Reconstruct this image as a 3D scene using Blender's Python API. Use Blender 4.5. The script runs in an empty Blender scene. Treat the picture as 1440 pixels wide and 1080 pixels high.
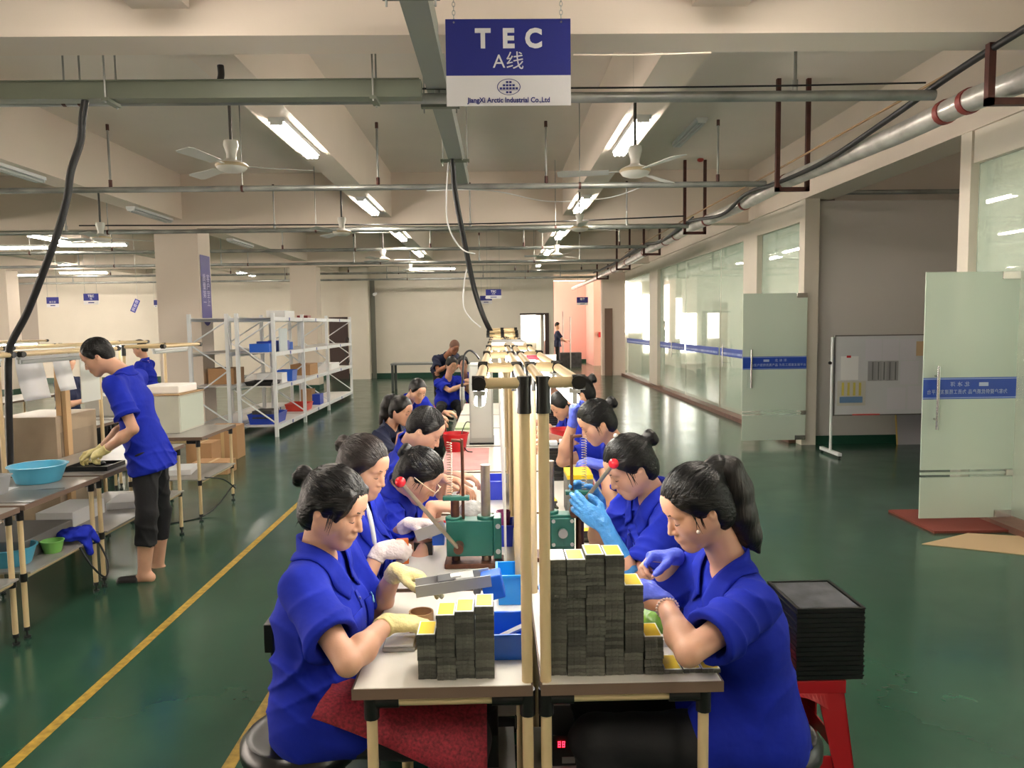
import bpy, bmesh, math, random
import numpy as np
from mathutils import Vector, Matrix, Euler
random.seed(7)
SC = bpy.context.scene
COL = SC.collection
# ------------------------------------------------------------------ camera
FPX, W, H = 1060.0, 1440, 1080
CAMZ = 1.65
def _cam():
    th = 0.013
    dx, dy = 697 - W / 2, H / 2 - 456
    ux, uy = dx * math.cos(th) + dy * math.sin(th), -dx * math.sin(th) + dy * math.cos(th)
    yv = Vector((ux, uy, -FPX)).normalized()          # world +Y in the unrolled camera frame
    p = math.atan2(uy, FPX)
    zv = Vector((0, math.cos(p), math.sin(p)))
    zv = (zv - yv * zv.dot(yv)).normalized()
    xv = yv.cross(zv)
    roll = Matrix.Rotation(th, 3, 'Z')
    M = Matrix((xv, yv, zv))                           # rows: world axes in unrolled camera = camera -> world
    return M @ roll.transposed()
RCAM = _cam()
cd = bpy.data.cameras.new('camera'); cam = bpy.data.objects.new('camera', cd); COL.objects.link(cam)
cam.matrix_world = Matrix.Translation((0, 0, CAMZ)) @ RCAM.to_4x4()
cd.sensor_width = 36; cd.lens = 36 * FPX / W; cd.clip_start = 0.05; cd.clip_end = 200
SC.camera = cam
def ray(px, py):
    return RCAM @ Vector((px - W / 2, H / 2 - py, -FPX))
def P(px, py, Y):                                      # the point at depth Y seen at a pixel
    d = ray(px, py); t = Y / d.y
    return Vector((d.x * t, Y, CAMZ + d.z * t))
def PZ(px, py, Z):                                     # the point at height Z
    d = ray(px, py); t = (Z - CAMZ) / d.z
    return Vector((d.x * t, d.y * t, Z))
def PX(px, py, X):
    d = ray(px, py); t = X / d.x
    return Vector((X, d.y * t, CAMZ + d.z * t))
# ------------------------------------------------------------------ world and exposure
SC.view_settings.view_transform = 'Standard'; SC.view_settings.look = 'None'
SC.view_settings.exposure = 0.9; SC.view_settings.gamma = 1.0
try: SC.view_settings.use_curve_mapping = False
except Exception: pass
SC.cycles.use_denoising = True
SC.cycles.max_bounces = 8; SC.cycles.diffuse_bounces = 4; SC.cycles.glossy_bounces = 3
SC.cycles.transmission_bounces = 6; SC.cycles.transparent_max_bounces = 12
SC.cycles.sample_clamp_indirect = 4.0; SC.cycles.caustics_reflective = False; SC.cycles.caustics_refractive = False
wd = bpy.data.worlds.new('daylight'); SC.world = wd; wd.use_nodes = True
bg = wd.node_tree.nodes['Background']; bg.inputs[0].default_value = (1.0, 0.86, 0.74, 1); bg.inputs[1].default_value = 11.0
TUBE_STRENGTH = 52.0
BENCH_TUBE = 34.0
# ------------------------------------------------------------------ materials
def lin(c):
    f = lambda v: v / 12.92 if v <= 0.04045 else ((v + 0.055) / 1.055) ** 2.4
    return tuple(f(v / 255.0) for v in c)
MATS = {}
def mat(name, rgb, rough=0.55, metal=0.0, bump=0.0, bscale=60.0, var=0.0, vscale=6.0, emit=0.0, trans=0.0, alpha=1.0,
        sheen=0.0, coat=0.0, spec=None, sss=0.0, stretch=None, orand=0.0):
    if name in MATS: return MATS[name]
    m = bpy.data.materials.new(name); m.use_nodes = True
    nt = m.node_tree; b = nt.nodes['Principled BSDF']
    c = lin(rgb)
    b.inputs['Base Color'].default_value = (*c, 1)
    b.inputs['Roughness'].default_value = rough; b.inputs['Metallic'].default_value = metal
    if spec is not None: b.inputs['Specular IOR Level'].default_value = spec
    if trans: b.inputs['Transmission Weight'].default_value = trans
    if alpha < 1: b.inputs['Alpha'].default_value = alpha
    if sheen: b.inputs['Sheen Weight'].default_value = sheen
    if coat: b.inputs['Coat Weight'].default_value = coat
    if sss:
        b.inputs['Subsurface Weight'].default_value = sss; b.inputs['Subsurface Radius'].default_value = (0.02, 0.008, 0.004)
        b.inputs['Subsurface Scale'].default_value = 0.5
    if emit:
        b.inputs['Emission Color'].default_value = (*c, 1); b.inputs['Emission Strength'].default_value = emit
    tc = None
    if bump or var:
        tc = nt.nodes.new('ShaderNodeTexCoord'); src = tc.outputs['Object']
        if stretch:
            mp = nt.nodes.new('ShaderNodeMapping'); mp.inputs['Scale'].default_value = stretch
            nt.links.new(src, mp.inputs['Vector']); src = mp.outputs['Vector']
    if var:
        n = nt.nodes.new('ShaderNodeTexNoise'); n.inputs['Scale'].default_value = vscale; n.inputs['Detail'].default_value = 4
        nt.links.new(src, n.inputs['Vector'])
        r = nt.nodes.new('ShaderNodeMapRange'); r.inputs[1].default_value = 0.3; r.inputs[2].default_value = 0.7
        r.inputs[3].default_value = 1 - var; r.inputs[4].default_value = 1 + var
        nt.links.new(n.outputs['Fac'], r.inputs[0])
        v = nt.nodes.new('ShaderNodeVectorMath'); v.operation = 'SCALE'; v.inputs[0].default_value = c
        nt.links.new(r.outputs[0], v.inputs['Scale']); nt.links.new(v.outputs[0], b.inputs['Base Color'])
    if bump:
        n = nt.nodes.new('ShaderNodeTexNoise'); n.inputs['Scale'].default_value = bscale; n.inputs['Detail'].default_value = 3
        nt.links.new(src, n.inputs['Vector'])
        bp = nt.nodes.new('ShaderNodeBump'); bp.inputs['Strength'].default_value = bump; bp.inputs['Distance'].default_value = 0.01
        nt.links.new(n.outputs['Fac'], bp.inputs['Height']); nt.links.new(bp.outputs['Normal'], b.inputs['Normal'])
    if orand:
        src_ = b.inputs['Base Color'].links[0].from_socket if b.inputs['Base Color'].is_linked else None
        oi = nt.nodes.new('ShaderNodeObjectInfo'); mr = nt.nodes.new('ShaderNodeMapRange'); mr.inputs[3].default_value = 1 - orand; mr.inputs[4].default_value = 1 + orand
        nt.links.new(oi.outputs['Random'], mr.inputs[0]); vs = nt.nodes.new('ShaderNodeVectorMath'); vs.operation = 'SCALE'
        if src_ is not None: nt.links.new(src_, vs.inputs[0])
        else: vs.inputs[0].default_value = c
        nt.links.new(mr.outputs[0], vs.inputs['Scale']); nt.links.new(vs.outputs[0], b.inputs['Base Color'])
    MATS[name] = m
    return m
def glass_mat(name, rgb, tint=0.25, rough=0.02):
    """architectural pane: mostly clear, tinted, with fresnel reflection"""
    if name in MATS: return MATS[name]
    m = bpy.data.materials.new(name); m.use_nodes = True; nt = m.node_tree; nt.nodes.clear()
    out = nt.nodes.new('ShaderNodeOutputMaterial'); tr = nt.nodes.new('ShaderNodeBsdfTransparent')
    df = nt.nodes.new('ShaderNodeBsdfDiffuse'); gl = nt.nodes.new('ShaderNodeBsdfGlossy'); fr = nt.nodes.new('ShaderNodeFresnel')
    fr.inputs['IOR'].default_value = 1.45
    c = lin(rgb); tr.inputs[0].default_value = tuple(0.25 * v + 0.75 for v in c) + (1,); df.inputs[0].default_value = (*c, 1)
    gl.inputs['Roughness'].default_value = rough
    m1 = nt.nodes.new('ShaderNodeMixShader'); m1.inputs[0].default_value = tint
    m2 = nt.nodes.new('ShaderNodeMixShader')
    nt.links.new(tr.outputs[0], m1.inputs[1]); nt.links.new(df.outputs[0], m1.inputs[2])
    ge = nt.nodes.new('ShaderNodeNewGeometry'); iv = nt.nodes.new('ShaderNodeMath'); iv.operation = 'SUBTRACT'; iv.inputs[0].default_value = 1.0
    mu = nt.nodes.new('ShaderNodeMath'); mu.operation = 'MULTIPLY'; nt.links.new(ge.outputs['Backfacing'], iv.inputs[1]); nt.links.new(fr.outputs[0], mu.inputs[0]); nt.links.new(iv.outputs[0], mu.inputs[1])
    nt.links.new(mu.outputs[0], m2.inputs[0]); nt.links.new(m1.outputs[0], m2.inputs[1]); nt.links.new(gl.outputs[0], m2.inputs[2])
    nt.links.new(m2.outputs[0], out.inputs[0]); MATS[name] = m
    return m
# ------------------------------------------------------------------ mesh builder
class MB:
    def __init__(s): s.v = []; s.f = []; s.mi = []; s.cm = 0
    def add(s, vs, fs):
        o = len(s.v); s.v += [tuple(v) for v in vs]; s.f += [tuple(i + o for i in f) for f in fs]; s.mi += [s.cm] * len(fs)
        return s
    def mat(s, i): s.cm = i; return s
    def box(s, a, b, M=None):
        x0, y0, z0 = a; x1, y1, z1 = b
        vs = [Vector(p) for p in ((x0,y0,z0),(x1,y0,z0),(x1,y1,z0),(x0,y1,z0),(x0,y0,z1),(x1,y0,z1),(x1,y1,z1),(x0,y1,z1))]
        if M is not None: vs = [M @ v for v in vs]
        return s.add(vs, [(0,3,2,1),(4,5,6,7),(0,1,5,4),(1,2,6,5),(2,3,7,6),(3,0,4,7)])
    def cbox(s, c, d, M=None):
        return s.box([c[i] - d[i] / 2 for i in range(3)], [c[i] + d[i] / 2 for i in range(3)], M)
    def tube(s, pts, r, n=10, caps=True, closed=False):
        pts = [Vector(p) for p in pts]; k = len(pts)
        rs = r if isinstance(r, (list, tuple)) else [r] * k
        up = None; rings = []
        for i, p in enumerate(pts):
            if closed: t = pts[(i + 1) % k] - pts[i - 1]
            else: t = (pts[min(i + 1, k - 1)] - pts[max(i - 1, 0)])
            t.normalize()
            if up is None:
                up = Vector((0, 0, 1)) if abs(t.z) < 0.9 else Vector((1, 0, 0))
            a = t.cross(up)
            if a.length < 1e-5: a = t.orthogonal()
            a.normalize(); b = a.cross(t); up = b
            rings.append([p + a * (rs[i] * math.cos(2 * math.pi * j / n)) + b * (rs[i] * math.sin(2 * math.pi * j / n)) for j in range(n)])
        vs = [v for ring in rings for v in ring]; fs = []
        for i in range(k if closed else k - 1):
            i2 = (i + 1) % k
            for j in range(n):
                j2 = (j + 1) % n
                fs.append((i * n + j, i * n + j2, i2 * n + j2, i2 * n + j))
        if caps and not closed:
            fs.append(tuple(range(n - 1, -1, -1))); fs.append(tuple((k - 1) * n + j for j in range(n)))
        return s.add(vs, fs)
    def cyl(s, c, r, h, n=16, r2=None, axis='Z', M=None):
        r2 = r if r2 is None else r2
        c = Vector(c); d = {'X': Vector((1,0,0)), 'Y': Vector((0,1,0)), 'Z': Vector((0,0,1))}[axis] * h
        p = [c, c + d]
        if M is not None: p = [M @ q for q in p]
        return s.tube(p, [r, r2], n)
    def lathe(s, prof, c=(0,0,0), n=20, M=None, sx=1, sy=1):
        c = Vector(c); vs = []; fs = []; k = len(prof)
        for (r, z) in prof:
            for j in range(n):
                v = Vector((r * sx * math.cos(2*math.pi*j/n), r * sy * math.sin(2*math.pi*j/n), z))
                v = (M @ v) if M is not None else v
                vs.append(v + c)
        for i in range(k - 1):
            for j in range(n):
                j2 = (j + 1) % n; fs.append((i*n+j, i*n+j2, (i+1)*n+j2, (i+1)*n+j))
        return s.add(vs, fs)
    def sphere(s, c, r, n=12, m=8, sc=(1,1,1)):
        prof = [(r * math.sin(math.pi * i / m) + 1e-5, -r * math.cos(math.pi * i / m)) for i in range(m + 1)]
        return s.lathe(prof, c, n, Matrix.Diagonal(sc))
    def prism(s, poly, z0, z1, M=None):
        n = len(poly); vs = [Vector((x, y, z0)) for x, y in poly] + [Vector((x, y, z1)) for x, y in poly]
        if M is not None: vs = [M @ v for v in vs]
        return s.add(vs, [tuple(range(n - 1, -1, -1)), tuple(range(n, 2*n))] + [(i, (i+1) % n, n + (i+1) % n, n + i) for i in range(n)])
    def build(s, name, m, parent=None, smooth=None, bevel=0.0, loc=None):
        me = bpy.data.meshes.new(name)
        o0 = Vector(loc) if loc is not None else Vector((0, 0, 0))
        if parent is not None and loc is None: o0 = parent.get('_w', None) and Vector(parent['_w']) or Vector((0,0,0))
        me.from_pydata([tuple(Vector(v) - o0) for v in s.v], [], s.f)
        ms = m if isinstance(m, (list, tuple)) else [m]
        for x in ms: me.materials.append(x)
        if len(ms) > 1: me.polygons.foreach_set('material_index', s.mi)
        if smooth is not None:
            me.polygons.foreach_set('use_smooth', [True] * len(me.polygons))
            bm = bmesh.new(); bm.from_mesh(me)
            for e in bm.edges:
                if len(e.link_faces) == 2 and e.calc_face_angle(0) > math.radians(smooth): e.smooth = False
            bm.to_mesh(me); bm.free()
        o = bpy.data.objects.new(name, me); COL.objects.link(o)
        if parent is not None: o.parent = parent
        else: o.location = o0
        if bevel:
            b = o.modifiers.new('bevel', 'BEVEL'); b.width = bevel; b.segments = 2; b.limit_method = 'ANGLE'
        return o
def tag(o, label=None, cat=None, group=None, kind=None):
    if label: o['label'] = label
    if cat: o['category'] = cat
    if group: o['group'] = group
    if kind: o['kind'] = kind
    return o
def thing(name, label, cat, loc=(0, 0, 0), rz=0.0, group=None):
    """an Empty at the thing's base; children are built in world coordinates unless rz/local is used"""
    o = bpy.data.objects.new(name, None); COL.objects.link(o); o.location = loc; o.rotation_euler = (0, 0, rz)
    o.empty_display_size = 0.1
    return tag(o, label, cat, group)
def wpart(mb, name, m, root, **k):
    """part given in world coordinates under an unrotated root"""
    o = mb.build(name, m, None, loc=(0, 0, 0), **k)
    L = Vector(root.location)
    r = root
    while r.parent is not None: r = r.parent; L = L + Vector(r.location)
    o.data.transform(Matrix.Translation(-L)); o.parent = root
    return o
def struct(name, mb, m, label=None, **k):
    o = mb.build(name, m, None, loc=(0, 0, 0), **k); o['kind'] = 'structure'
    return tag(o, label)
def copy_tree(root, loc, rz=None, label=None, group=None):
    r = root.copy(); COL.objects.link(r); r.location = loc
    if rz is not None: r.rotation_euler = (0, 0, rz)
    if label: r['label'] = label
    if group: r['group'] = group
    def rec(a, b):
        for ch in list(a.children):
            c = ch.copy(); COL.objects.link(c); c.parent = b; rec(ch, c)
    rec(root, r)
    return r
def arc_pts(a, b, sag, n=12):
    a = Vector(a); b = Vector(b)
    return [a.lerp(b, t / n) + Vector((0, 0, -sag * 4 * (t / n) * (1 - t / n))) for t in range(n + 1)]
def bez(ps, n=8):
    """Catmull-Rom through points"""
    ps = [Vector(p) for p in ps]; q = [ps[0]] + ps + [ps[-1]]; out = []
    for i in range(1, len(q) - 2):
        for k in range(n):
            t = k / n; a, b, c, d = q[i-1], q[i], q[i+1], q[i+2]
            out.append(0.5 * ((2*b) + (c - a)*t + (2*a - 5*b + 4*c - d)*t*t + (3*b - a - 3*c + d)*t**3))
    out.append(ps[-1]); return out
_CJK = None
def text_mesh(body, size, m, name='lettering', font_cjk=True, align='CENTER', bold=0.0, spacing=1.0):
    """flat lettering converted to a mesh in the local XY plane"""
    global _CJK
    cu = bpy.data.curves.new(name, 'FONT'); cu.body = body; cu.size = size; cu.align_x = align; cu.align_y = 'CENTER'
    cu.offset = bold; cu.space_character = spacing; cu.resolution_u = 3; cu.extrude = 0.0005
    o = bpy.data.objects.new(name, cu); COL.objects.link(o)
    dg = bpy.context.evaluated_depsgraph_get(); me = bpy.data.meshes.new_from_object(o.evaluated_get(dg))
    bpy.data.objects.remove(o); bpy.data.curves.remove(cu)
    me.materials.clear(); me.materials.append(m)
    r = bpy.data.objects.new(name, me); COL.objects.link(r)
    return r
# ------------------------------------------------------------------ room materials
M_wall = mat('wall_paint', (216, 208, 194), 0.7, bump=0.05, bscale=25, var=0.03, vscale=1.5)
M_ceil = mat('ceiling_paint', (222, 212, 202), 0.75, bump=0.04, bscale=30, var=0.03, vscale=1.2)
M_beam = mat('beam_paint', (224, 210, 196), 0.7, bump=0.05, bscale=20, var=0.03, vscale=1.0)
M_green = mat('green_skirting', (22, 66, 50), 0.4)
M_white = mat('white_metal', (222, 224, 224), 0.4)
M_black = mat('black_plastic', (18, 18, 18), 0.4)
M_galv = mat('galvanised_pipe', (150, 152, 148), 0.45, 0.6, var=0.35, vscale=3, bump=0.1, bscale=20)
M_rust = mat('brown_primer_steel', (72, 38, 32), 0.6, 0.2, var=0.3, vscale=15)
M_steel = mat('bare_steel', (165, 165, 165), 0.3, 0.9, var=0.08, vscale=10)
M_darkdoor = mat('dark_brown_door', (58, 40, 36), 0.5)
M_tube = mat('lit_tube', (255, 244, 230), 0.5, emit=TUBE_STRENGTH)
M_btube = mat('lit_bench_tube', (255, 250, 240), 0.5, emit=BENCH_TUBE)
M_dull = mat('unlit_tube', (190, 194, 192), 0.3)
M_sky = mat('daylight_window', (255, 250, 240), 0.5, emit=5.0)
def floor_mat():
    m = bpy.data.materials.new('green_epoxy'); m.use_nodes = True; nt = m.node_tree; b = nt.nodes['Principled BSDF']
    tc = nt.nodes.new('ShaderNodeTexCoord')
    n = nt.nodes.new('ShaderNodeTexNoise'); n.inputs['Scale'].default_value = 0.9; n.inputs['Detail'].default_value = 5
    r = nt.nodes.new('ShaderNodeValToRGB'); e = r.color_ramp.elements
    e[0].position = 0.3; e[0].color = (*lin((30, 64, 51)), 1); e[1].position = 0.75; e[1].color = (*lin((50, 88, 70)), 1)
    nt.links.new(tc.outputs['Object'], n.inputs['Vector']); nt.links.new(n.outputs['Fac'], r.inputs[0]); nt.links.new(r.outputs[0], b.inputs['Base Color'])
    n2 = nt.nodes.new('ShaderNodeTexNoise'); n2.inputs['Scale'].default_value = 3.0; n2.inputs['Detail'].default_value = 6
    mr = nt.nodes.new('ShaderNodeMapRange'); mr.inputs[3].default_value = 0.1; mr.inputs[4].default_value = 0.3
    nt.links.new(tc.outputs['Object'], n2.inputs['Vector']); nt.links.new(n2.outputs['Fac'], mr.inputs[0]); nt.links.new(mr.outputs[0], b.inputs['Roughness'])
    n3 = nt.nodes.new('ShaderNodeTexNoise'); n3.inputs['Scale'].default_value = 5; n3.inputs['Detail'].default_value = 3
    bp = nt.nodes.new('ShaderNodeBump'); bp.inputs['Strength'].default_value = 0.25; bp.inputs['Distance'].default_value = 0.004
    nt.links.new(tc.outputs['Object'], n3.inputs['Vector']); nt.links.new(n3.outputs['Fac'], bp.inputs['Height']); nt.links.new(bp.outputs[0], b.inputs['Normal'])
    b.inputs['IOR'].default_value = 1.55
    return m
M_floor = floor_mat()
M_glass = glass_mat('green_tinted_glass', (222, 240, 228), 0.30)
M_frost = glass_mat('frosted_glass', (222, 236, 222), 0.74, 0.15)
M_bluefilm = mat('blue_film_band', (34, 74, 176), 0.4)
M_threshold = mat('brown_threshold', (112, 78, 66), 0.5, var=0.2, vscale=8)
SLAB, BB, LB = 4.03, 3.20, 3.34      # slab underside, cross-beam underside, long-beam underside
# floor, slab
struct('floor', MB().box((-24, -7, -0.1), (13, 36, 0)), M_floor)
struct('ceiling', MB().box((-24, -7, SLAB), (13, 36, SLAB + 0.15)), M_ceil)
# cross beams
for i, (y0, y1) in enumerate([(-3.7, -3.4), (4.18, 4.46), (12.0, 12.3), (19.8, 20.1), (27.4, 27.7)]):
    struct('trim_crossbeam_%d' % (i + 1), MB().box((-24, y0, BB), (13, y1, SLAB)), M_beam)
# long beams
LBX = [(-17.1, -16.8), (-14.1, -13.8), (-11.1, -10.8), (-8.2, -7.9), (-5.2, -4.85), (-1.90, -1.60), (1.08, 1.38), (4.02, 4.42), (7.1, 7.4)]
for i, (x0, x1) in enumerate(LBX):
    struct('trim_longbeam_%d' % (i + 1), MB().box((x0, -7, LB if x0 < 4 else 3.22), (x1, 23.9, SLAB - 0.001)), M_beam)
# columns
for i, (x, y) in enumerate([(-5.3, 12.0), (-5.3, 19.75), (-13.2, 12.0), (-13.2, 19.75)]):
    struct('trim_column_%d' % (i + 1), MB().box((x, y, 0), (x + 0.67, y + 0.5, BB)), M_beam)
    struct('trim_column_base_%d' % (i + 1), MB().box((x - .004, y - .004, 0), (x + 0.674, y + 0.504, 0.13)), M_green)
# back wall with doorway and hallway opening
YB = 23.8
bw = MB()
dx0, dx1, dz = P(733, 500, YB).x, P(767, 500, YB).x, P(750, 443, YB).z
hx0, hx1 = P(779, 450, YB).x, P(846, 450, YB).x
bw.box((-14.2, YB, 0), (dx0, YB + .2, SLAB)).box((dx0, YB, dz), (dx1, YB + .2, SLAB)).box((dx1, YB, 0), (hx0, YB + .2, SLAB)).box((hx0, YB, 3.2), (hx1, YB + .2, SLAB)).box((hx1, YB, 0), (4.05, YB + .2, SLAB))
struct('wall_back', bw, M_wall)
struct('baseboard_back', MB().box((-14.2, YB - .012, 0), (dx0, YB, .16)).box((dx1 + .06, YB - .012, 0), (hx0, YB, .16)), M_green)
pil = MB().box((P(495, 450, YB).x, YB - .35, 0), (P(521, 450, YB).x, YB, SLAB))
struct('trim_pilaster', pil, M_wall)
struct('trim_dark_strip', MB().box((P(522, 450, YB).x, YB - .05, 0), (P(528, 450, YB).x, YB, 3.1)), mat('grey_strip', (120, 120, 112), .6))
# bright room behind the doorway
struct('trim_doorframe_1', MB().box((dx1, YB - .03, 0), (dx1 + .12, YB + .23, dz + .06)).box((dx0 - .03, YB - .03, dz), (dx1, YB + .23, dz + .06)), M_darkdoor)
struct('wall_bright_room', MB().box((dx0 - 2, YB + 3.2, 0), (hx0 - .1, YB + 3.3, 3.2)), M_wall)
struct('window_1', MB().box((dx0 - .6, YB + 3.14, 1.05), (dx0 + .95, YB + 3.19, 2.5)), M_sky)
# hallway beyond
M_pink = mat('pink_lit_wall', (228, 178, 166), 0.7)  # pink light of the hallway put into the wall colour
YH = 31.5
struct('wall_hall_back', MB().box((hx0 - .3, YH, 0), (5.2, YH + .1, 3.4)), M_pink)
struct('wall_hall_left', MB().box((hx0 - .4, YB + .2, 0), (hx0 - .3, YH, 3.4)), M_wall)
struct('window_2', MB().box((hx0 - .29, 28.8, .9), (hx0 - .25, 31.2, 3.1)), mat('hall_daylight', (255, 236, 226), .5, emit=2.6))
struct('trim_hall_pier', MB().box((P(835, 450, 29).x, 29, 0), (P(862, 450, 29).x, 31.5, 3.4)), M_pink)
struct('baseboard_hall', MB().box((hx0 - .3, YH - .02, 0), (5.2, YH, .15)), M_green)
struct('trim_hall_frame', MB().box((hx1 - .02, YB - .25, 0), (4.05, YB, 3.2)), mat('pier_pink', (226, 205, 192), .7))
struct('door_1', MB().box((hx1 + .06, YB - .29, 0.0), (hx1 + .3, YB - .25, 2.1)), mat('brown_door_leaf', (120, 92, 78), .5))
# left far wall part
xw0, xw1 = P(68, 450, YB).x, P(25, 450, YB).x
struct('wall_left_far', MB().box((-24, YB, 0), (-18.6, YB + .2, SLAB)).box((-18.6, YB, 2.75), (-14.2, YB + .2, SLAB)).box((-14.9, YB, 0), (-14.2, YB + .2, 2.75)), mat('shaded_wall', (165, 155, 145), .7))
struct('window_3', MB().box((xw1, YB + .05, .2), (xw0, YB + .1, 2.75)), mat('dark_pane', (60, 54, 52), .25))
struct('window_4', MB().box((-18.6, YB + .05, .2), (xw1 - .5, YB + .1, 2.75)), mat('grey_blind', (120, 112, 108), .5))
# left side wall: piers between tall windows, open to daylight
lw = MB().box((-24, -7, 0), (-23.8, 24, .9)).box((-24, -7, 3.2), (-23.8, 24, SLAB))
for y in range(-7, 24, 4): lw.box((-24, y, .9), (-23.8, y + .8, 3.2))
struct('wall_left', lw, M_wall)
struct('wall_rear', MB().box((-24, -7.2, 0), (13, -7, SLAB)), M_wall)
# right side: shop-front line X = 4.05
XR = 4.05; GT = 2.95
hd = MB().box((XR, 9.9, GT), (XR + .15, 23.8, 3.5)).box((XR, -7, GT), (XR + .15, 6.5, 3.5))
struct('trim_header', hd, M_wall)
posts = []
for px in ((915, 926), (1047, 1066)):
    y1 = PX(px[0], 450, XR).y; y0 = PX(px[1], 450, XR).y; posts.append((y0, y1))
pm = MB()
for y0, y1 in posts: pm.box((XR - .03, y0, 0), (XR + .17, y1, GT))
pm.box((XR - .02, 9.82, 0), (XR + .17, 10.0, 3.22)).box((XR - .02, 6.4, 0), (XR + .17, 6.55, 3.22))
struct('trim_frontage_posts', pm, M_wall)
struct('trim_threshold', MB().box((XR - .12, 10.0, 0), (XR + .25, 23.7, .07)).box((XR - .12, -3, 0), (XR + .25, 6.5, .05)), M_threshold)
ys = [10.0, posts[1][0], posts[1][1], posts[0][0], posts[0][1], 23.5]
M_sticker = mat('band_lettering', (190, 205, 235), .5)
def pane(i, y0, y1, band=True, name=None):
    o = struct('window_%d' % i, MB().box((XR + .05, y0 + .005, .07), (XR + .062, y1 - .005, GT)), M_glass)
    if band:
        b = MB().box((XR + .035, y0 + .03, 1.03), (XR + .038, y1 - .03, 1.17)).build('blue_band', M_bluefilm, None, loc=(0, 0, 0)); b.parent = o
        t = MB()
        y = y0 + .1
        while y < y1 - .12:
            t.box((XR + .032, y, 1.06), (XR + .0348, y + random.uniform(.03, .07), 1.10)); y += random.uniform(.07, .11)
        tt = t.build('band_text', M_sticker, None, loc=(0, 0, 0)); tt.parent = b
    return o
pane(5, ys[0], ys[1], False); pane(6, 12.35, 13.7); pane(7, 13.75, 16.2); pane(8, 16.25, posts[0][0]); pane(9, posts[0][1], 23.5)
pane(10, -3.0, 6.4, False)
# rooms behind the glass: side walls, partition with doorway, bright windows, added glow panels on the right wall
XI = 10.5
struct('wall_inner_right', MB().box((XI, -4, 0), (XI + .15, 26.2, SLAB)), M_wall)
for i, y in enumerate((-1.5, 2.0, 11.2, 14.5, 20.5)): struct('window_%d' % (20 + i), MB().box((XI - .03, y, .9), (XI - .005, y + 2.2, 2.7)), M_sky)  # added glowing panels shaped as windows, to brighten the inner rooms
struct('wall_recess', MB().box((XR + .15, 9.9, 0), (XI, 10.05, 3.2)), mat('recess_wall', (196, 192, 186), .7, bump=.04, bscale=25))
struct('trim_recess_beam', MB().box((XR + .42, 9.95, 3.2), (XI, 10.3, SLAB)), M_ceil)
struct('baseboard_recess', MB().box((XR + .12, 9.885, 0), (XI, 9.9, .11)), M_green)
struct('wall_recess_near', MB().box((XR + .15, 6.35, 0), (XI, 6.5, 3.2)), M_wall)
struct('ceiling_inner', MB().box((XR + .16, 10.06, 3.05), (XI, 26, 3.1)), M_ceil)
pd = MB(); x0, x1, zt = P(957, 450, 18.3).x, P(993, 450, 18.3).x, P(970, 440, 18.3).z
pd.box((XR + .17, 18.3, 0), (x0, 18.4, 3.05)).box((x0, 18.3, zt), (x1, 18.4, 3.05)).box((x1, 18.3, 0), (XI, 18.4, 3.05))
struct('wall_partition', pd, M_wall)
struct('wall_inner_back', MB().box((XR, 26, 0), (XI, 26.2, 3.1)), M_wall)
struct('window_11', MB().box((P(870, 450, 25.9).x, 25.93, 1.3), (P(902, 450, 25.9).x, 25.97, 3.0)), M_sky)
struct('window_12', MB().box((x0 + .6, 25.93, .6), (x1 + 1.8, 25.97, 2.6)), M_sky)
# floor tape
M_tape = mat('worn_yellow_tape', (168, 138, 52), .55, var=.35, vscale=30)
tp = MB()
def strip(x, y0, y1, w=.05):
    y = y0
    while y < y1:
        tp.box((x - w / 2, y, .0005), (x + w / 2, y + .3, .002)); y += .3
strip(-1.87, 1.0, 7.4); 
struct('trim_floor_tape_1', tp, M_tape, smooth=None)
tp = MB(); strip(-1.03, .8, 3.4, .05); struct('trim_floor_tape_2', tp, M_tape)
# hallway's pink light is put into the wall colour; window_2 gives pale daylight
# ------------------------------------------------------------------ ceiling lights
def ceiling_light(x, y, z, L=1.2, lit=True, label='', along='Y', group=None):
    t = thing('ceiling_light', label, 'ceiling light', (x, y, z), 0 if along == 'Y' else math.pi / 2, group)
    MB().box((-.065, -L/2 - .02, -.035), (.065, L/2 + .02, 0)).build('housing', M_white, t)
    for sx in (-.038, .0, .038) if lit else (-.03, .03):
        MB().tube([(sx, -L/2 + .02, -.055), (sx, L/2 - .02, -.055)], .017, 8).build('tube', M_tube if lit else M_dull, t)
    for sg in (-1, 1):
        MB().cbox((0, sg * (L/2 + .01), -.048), (.10, .02, .026)).build('end_cap', M_white, t)
    return t
g = 'lit tube lights under the ceiling beams'
for x, nm in ((-1.75, 'left'), (1.23, 'right')):
    for y, w in ((3.15, 'nearest of its row'), (6.9, 'second of its row'), (10.7, 'third of its row'), (14.2, 'fourth of its row'), (17.6, 'fifth of its row')):
        if x > 0 and y == 17.6: w = 'last of its row'
        ceiling_light(x, y, LB, 1.2, True, 'lit triple tube light under the %s ceiling beam, %s' % (nm, w), group=g)
ceiling_light(-1.75, 21.6, LB - .05, 1.25, True, 'lit tube light set crosswise high by the back wall', along='X', group=g)
ceiling_light(1.23, 21.2, LB, 1.0, True, 'tiny lit tube light nearest the back wall on the right', group=g)
g2 = 'unlit tube lights'
ceiling_light(-5.02, 11.3, LB, 1.2, False, 'unlit grey tube light under the beam just before the first column', group=g2)
ceiling_light(-5.02, 8.0, LB, 1.2, False, 'unlit grey tube light under the beam at the left edge', group=g2)
ceiling_light(2.45, 9.6, SLAB, 1.2, False, 'unlit tube light flat on the slab right of the sign', group=g2)
ceiling_light(-5.02, 15.2, LB, 1.2, False, 'unlit tube light under the beam right of the first column', group=g2)
g3 = 'lit tube lights over the left hall'
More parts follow.
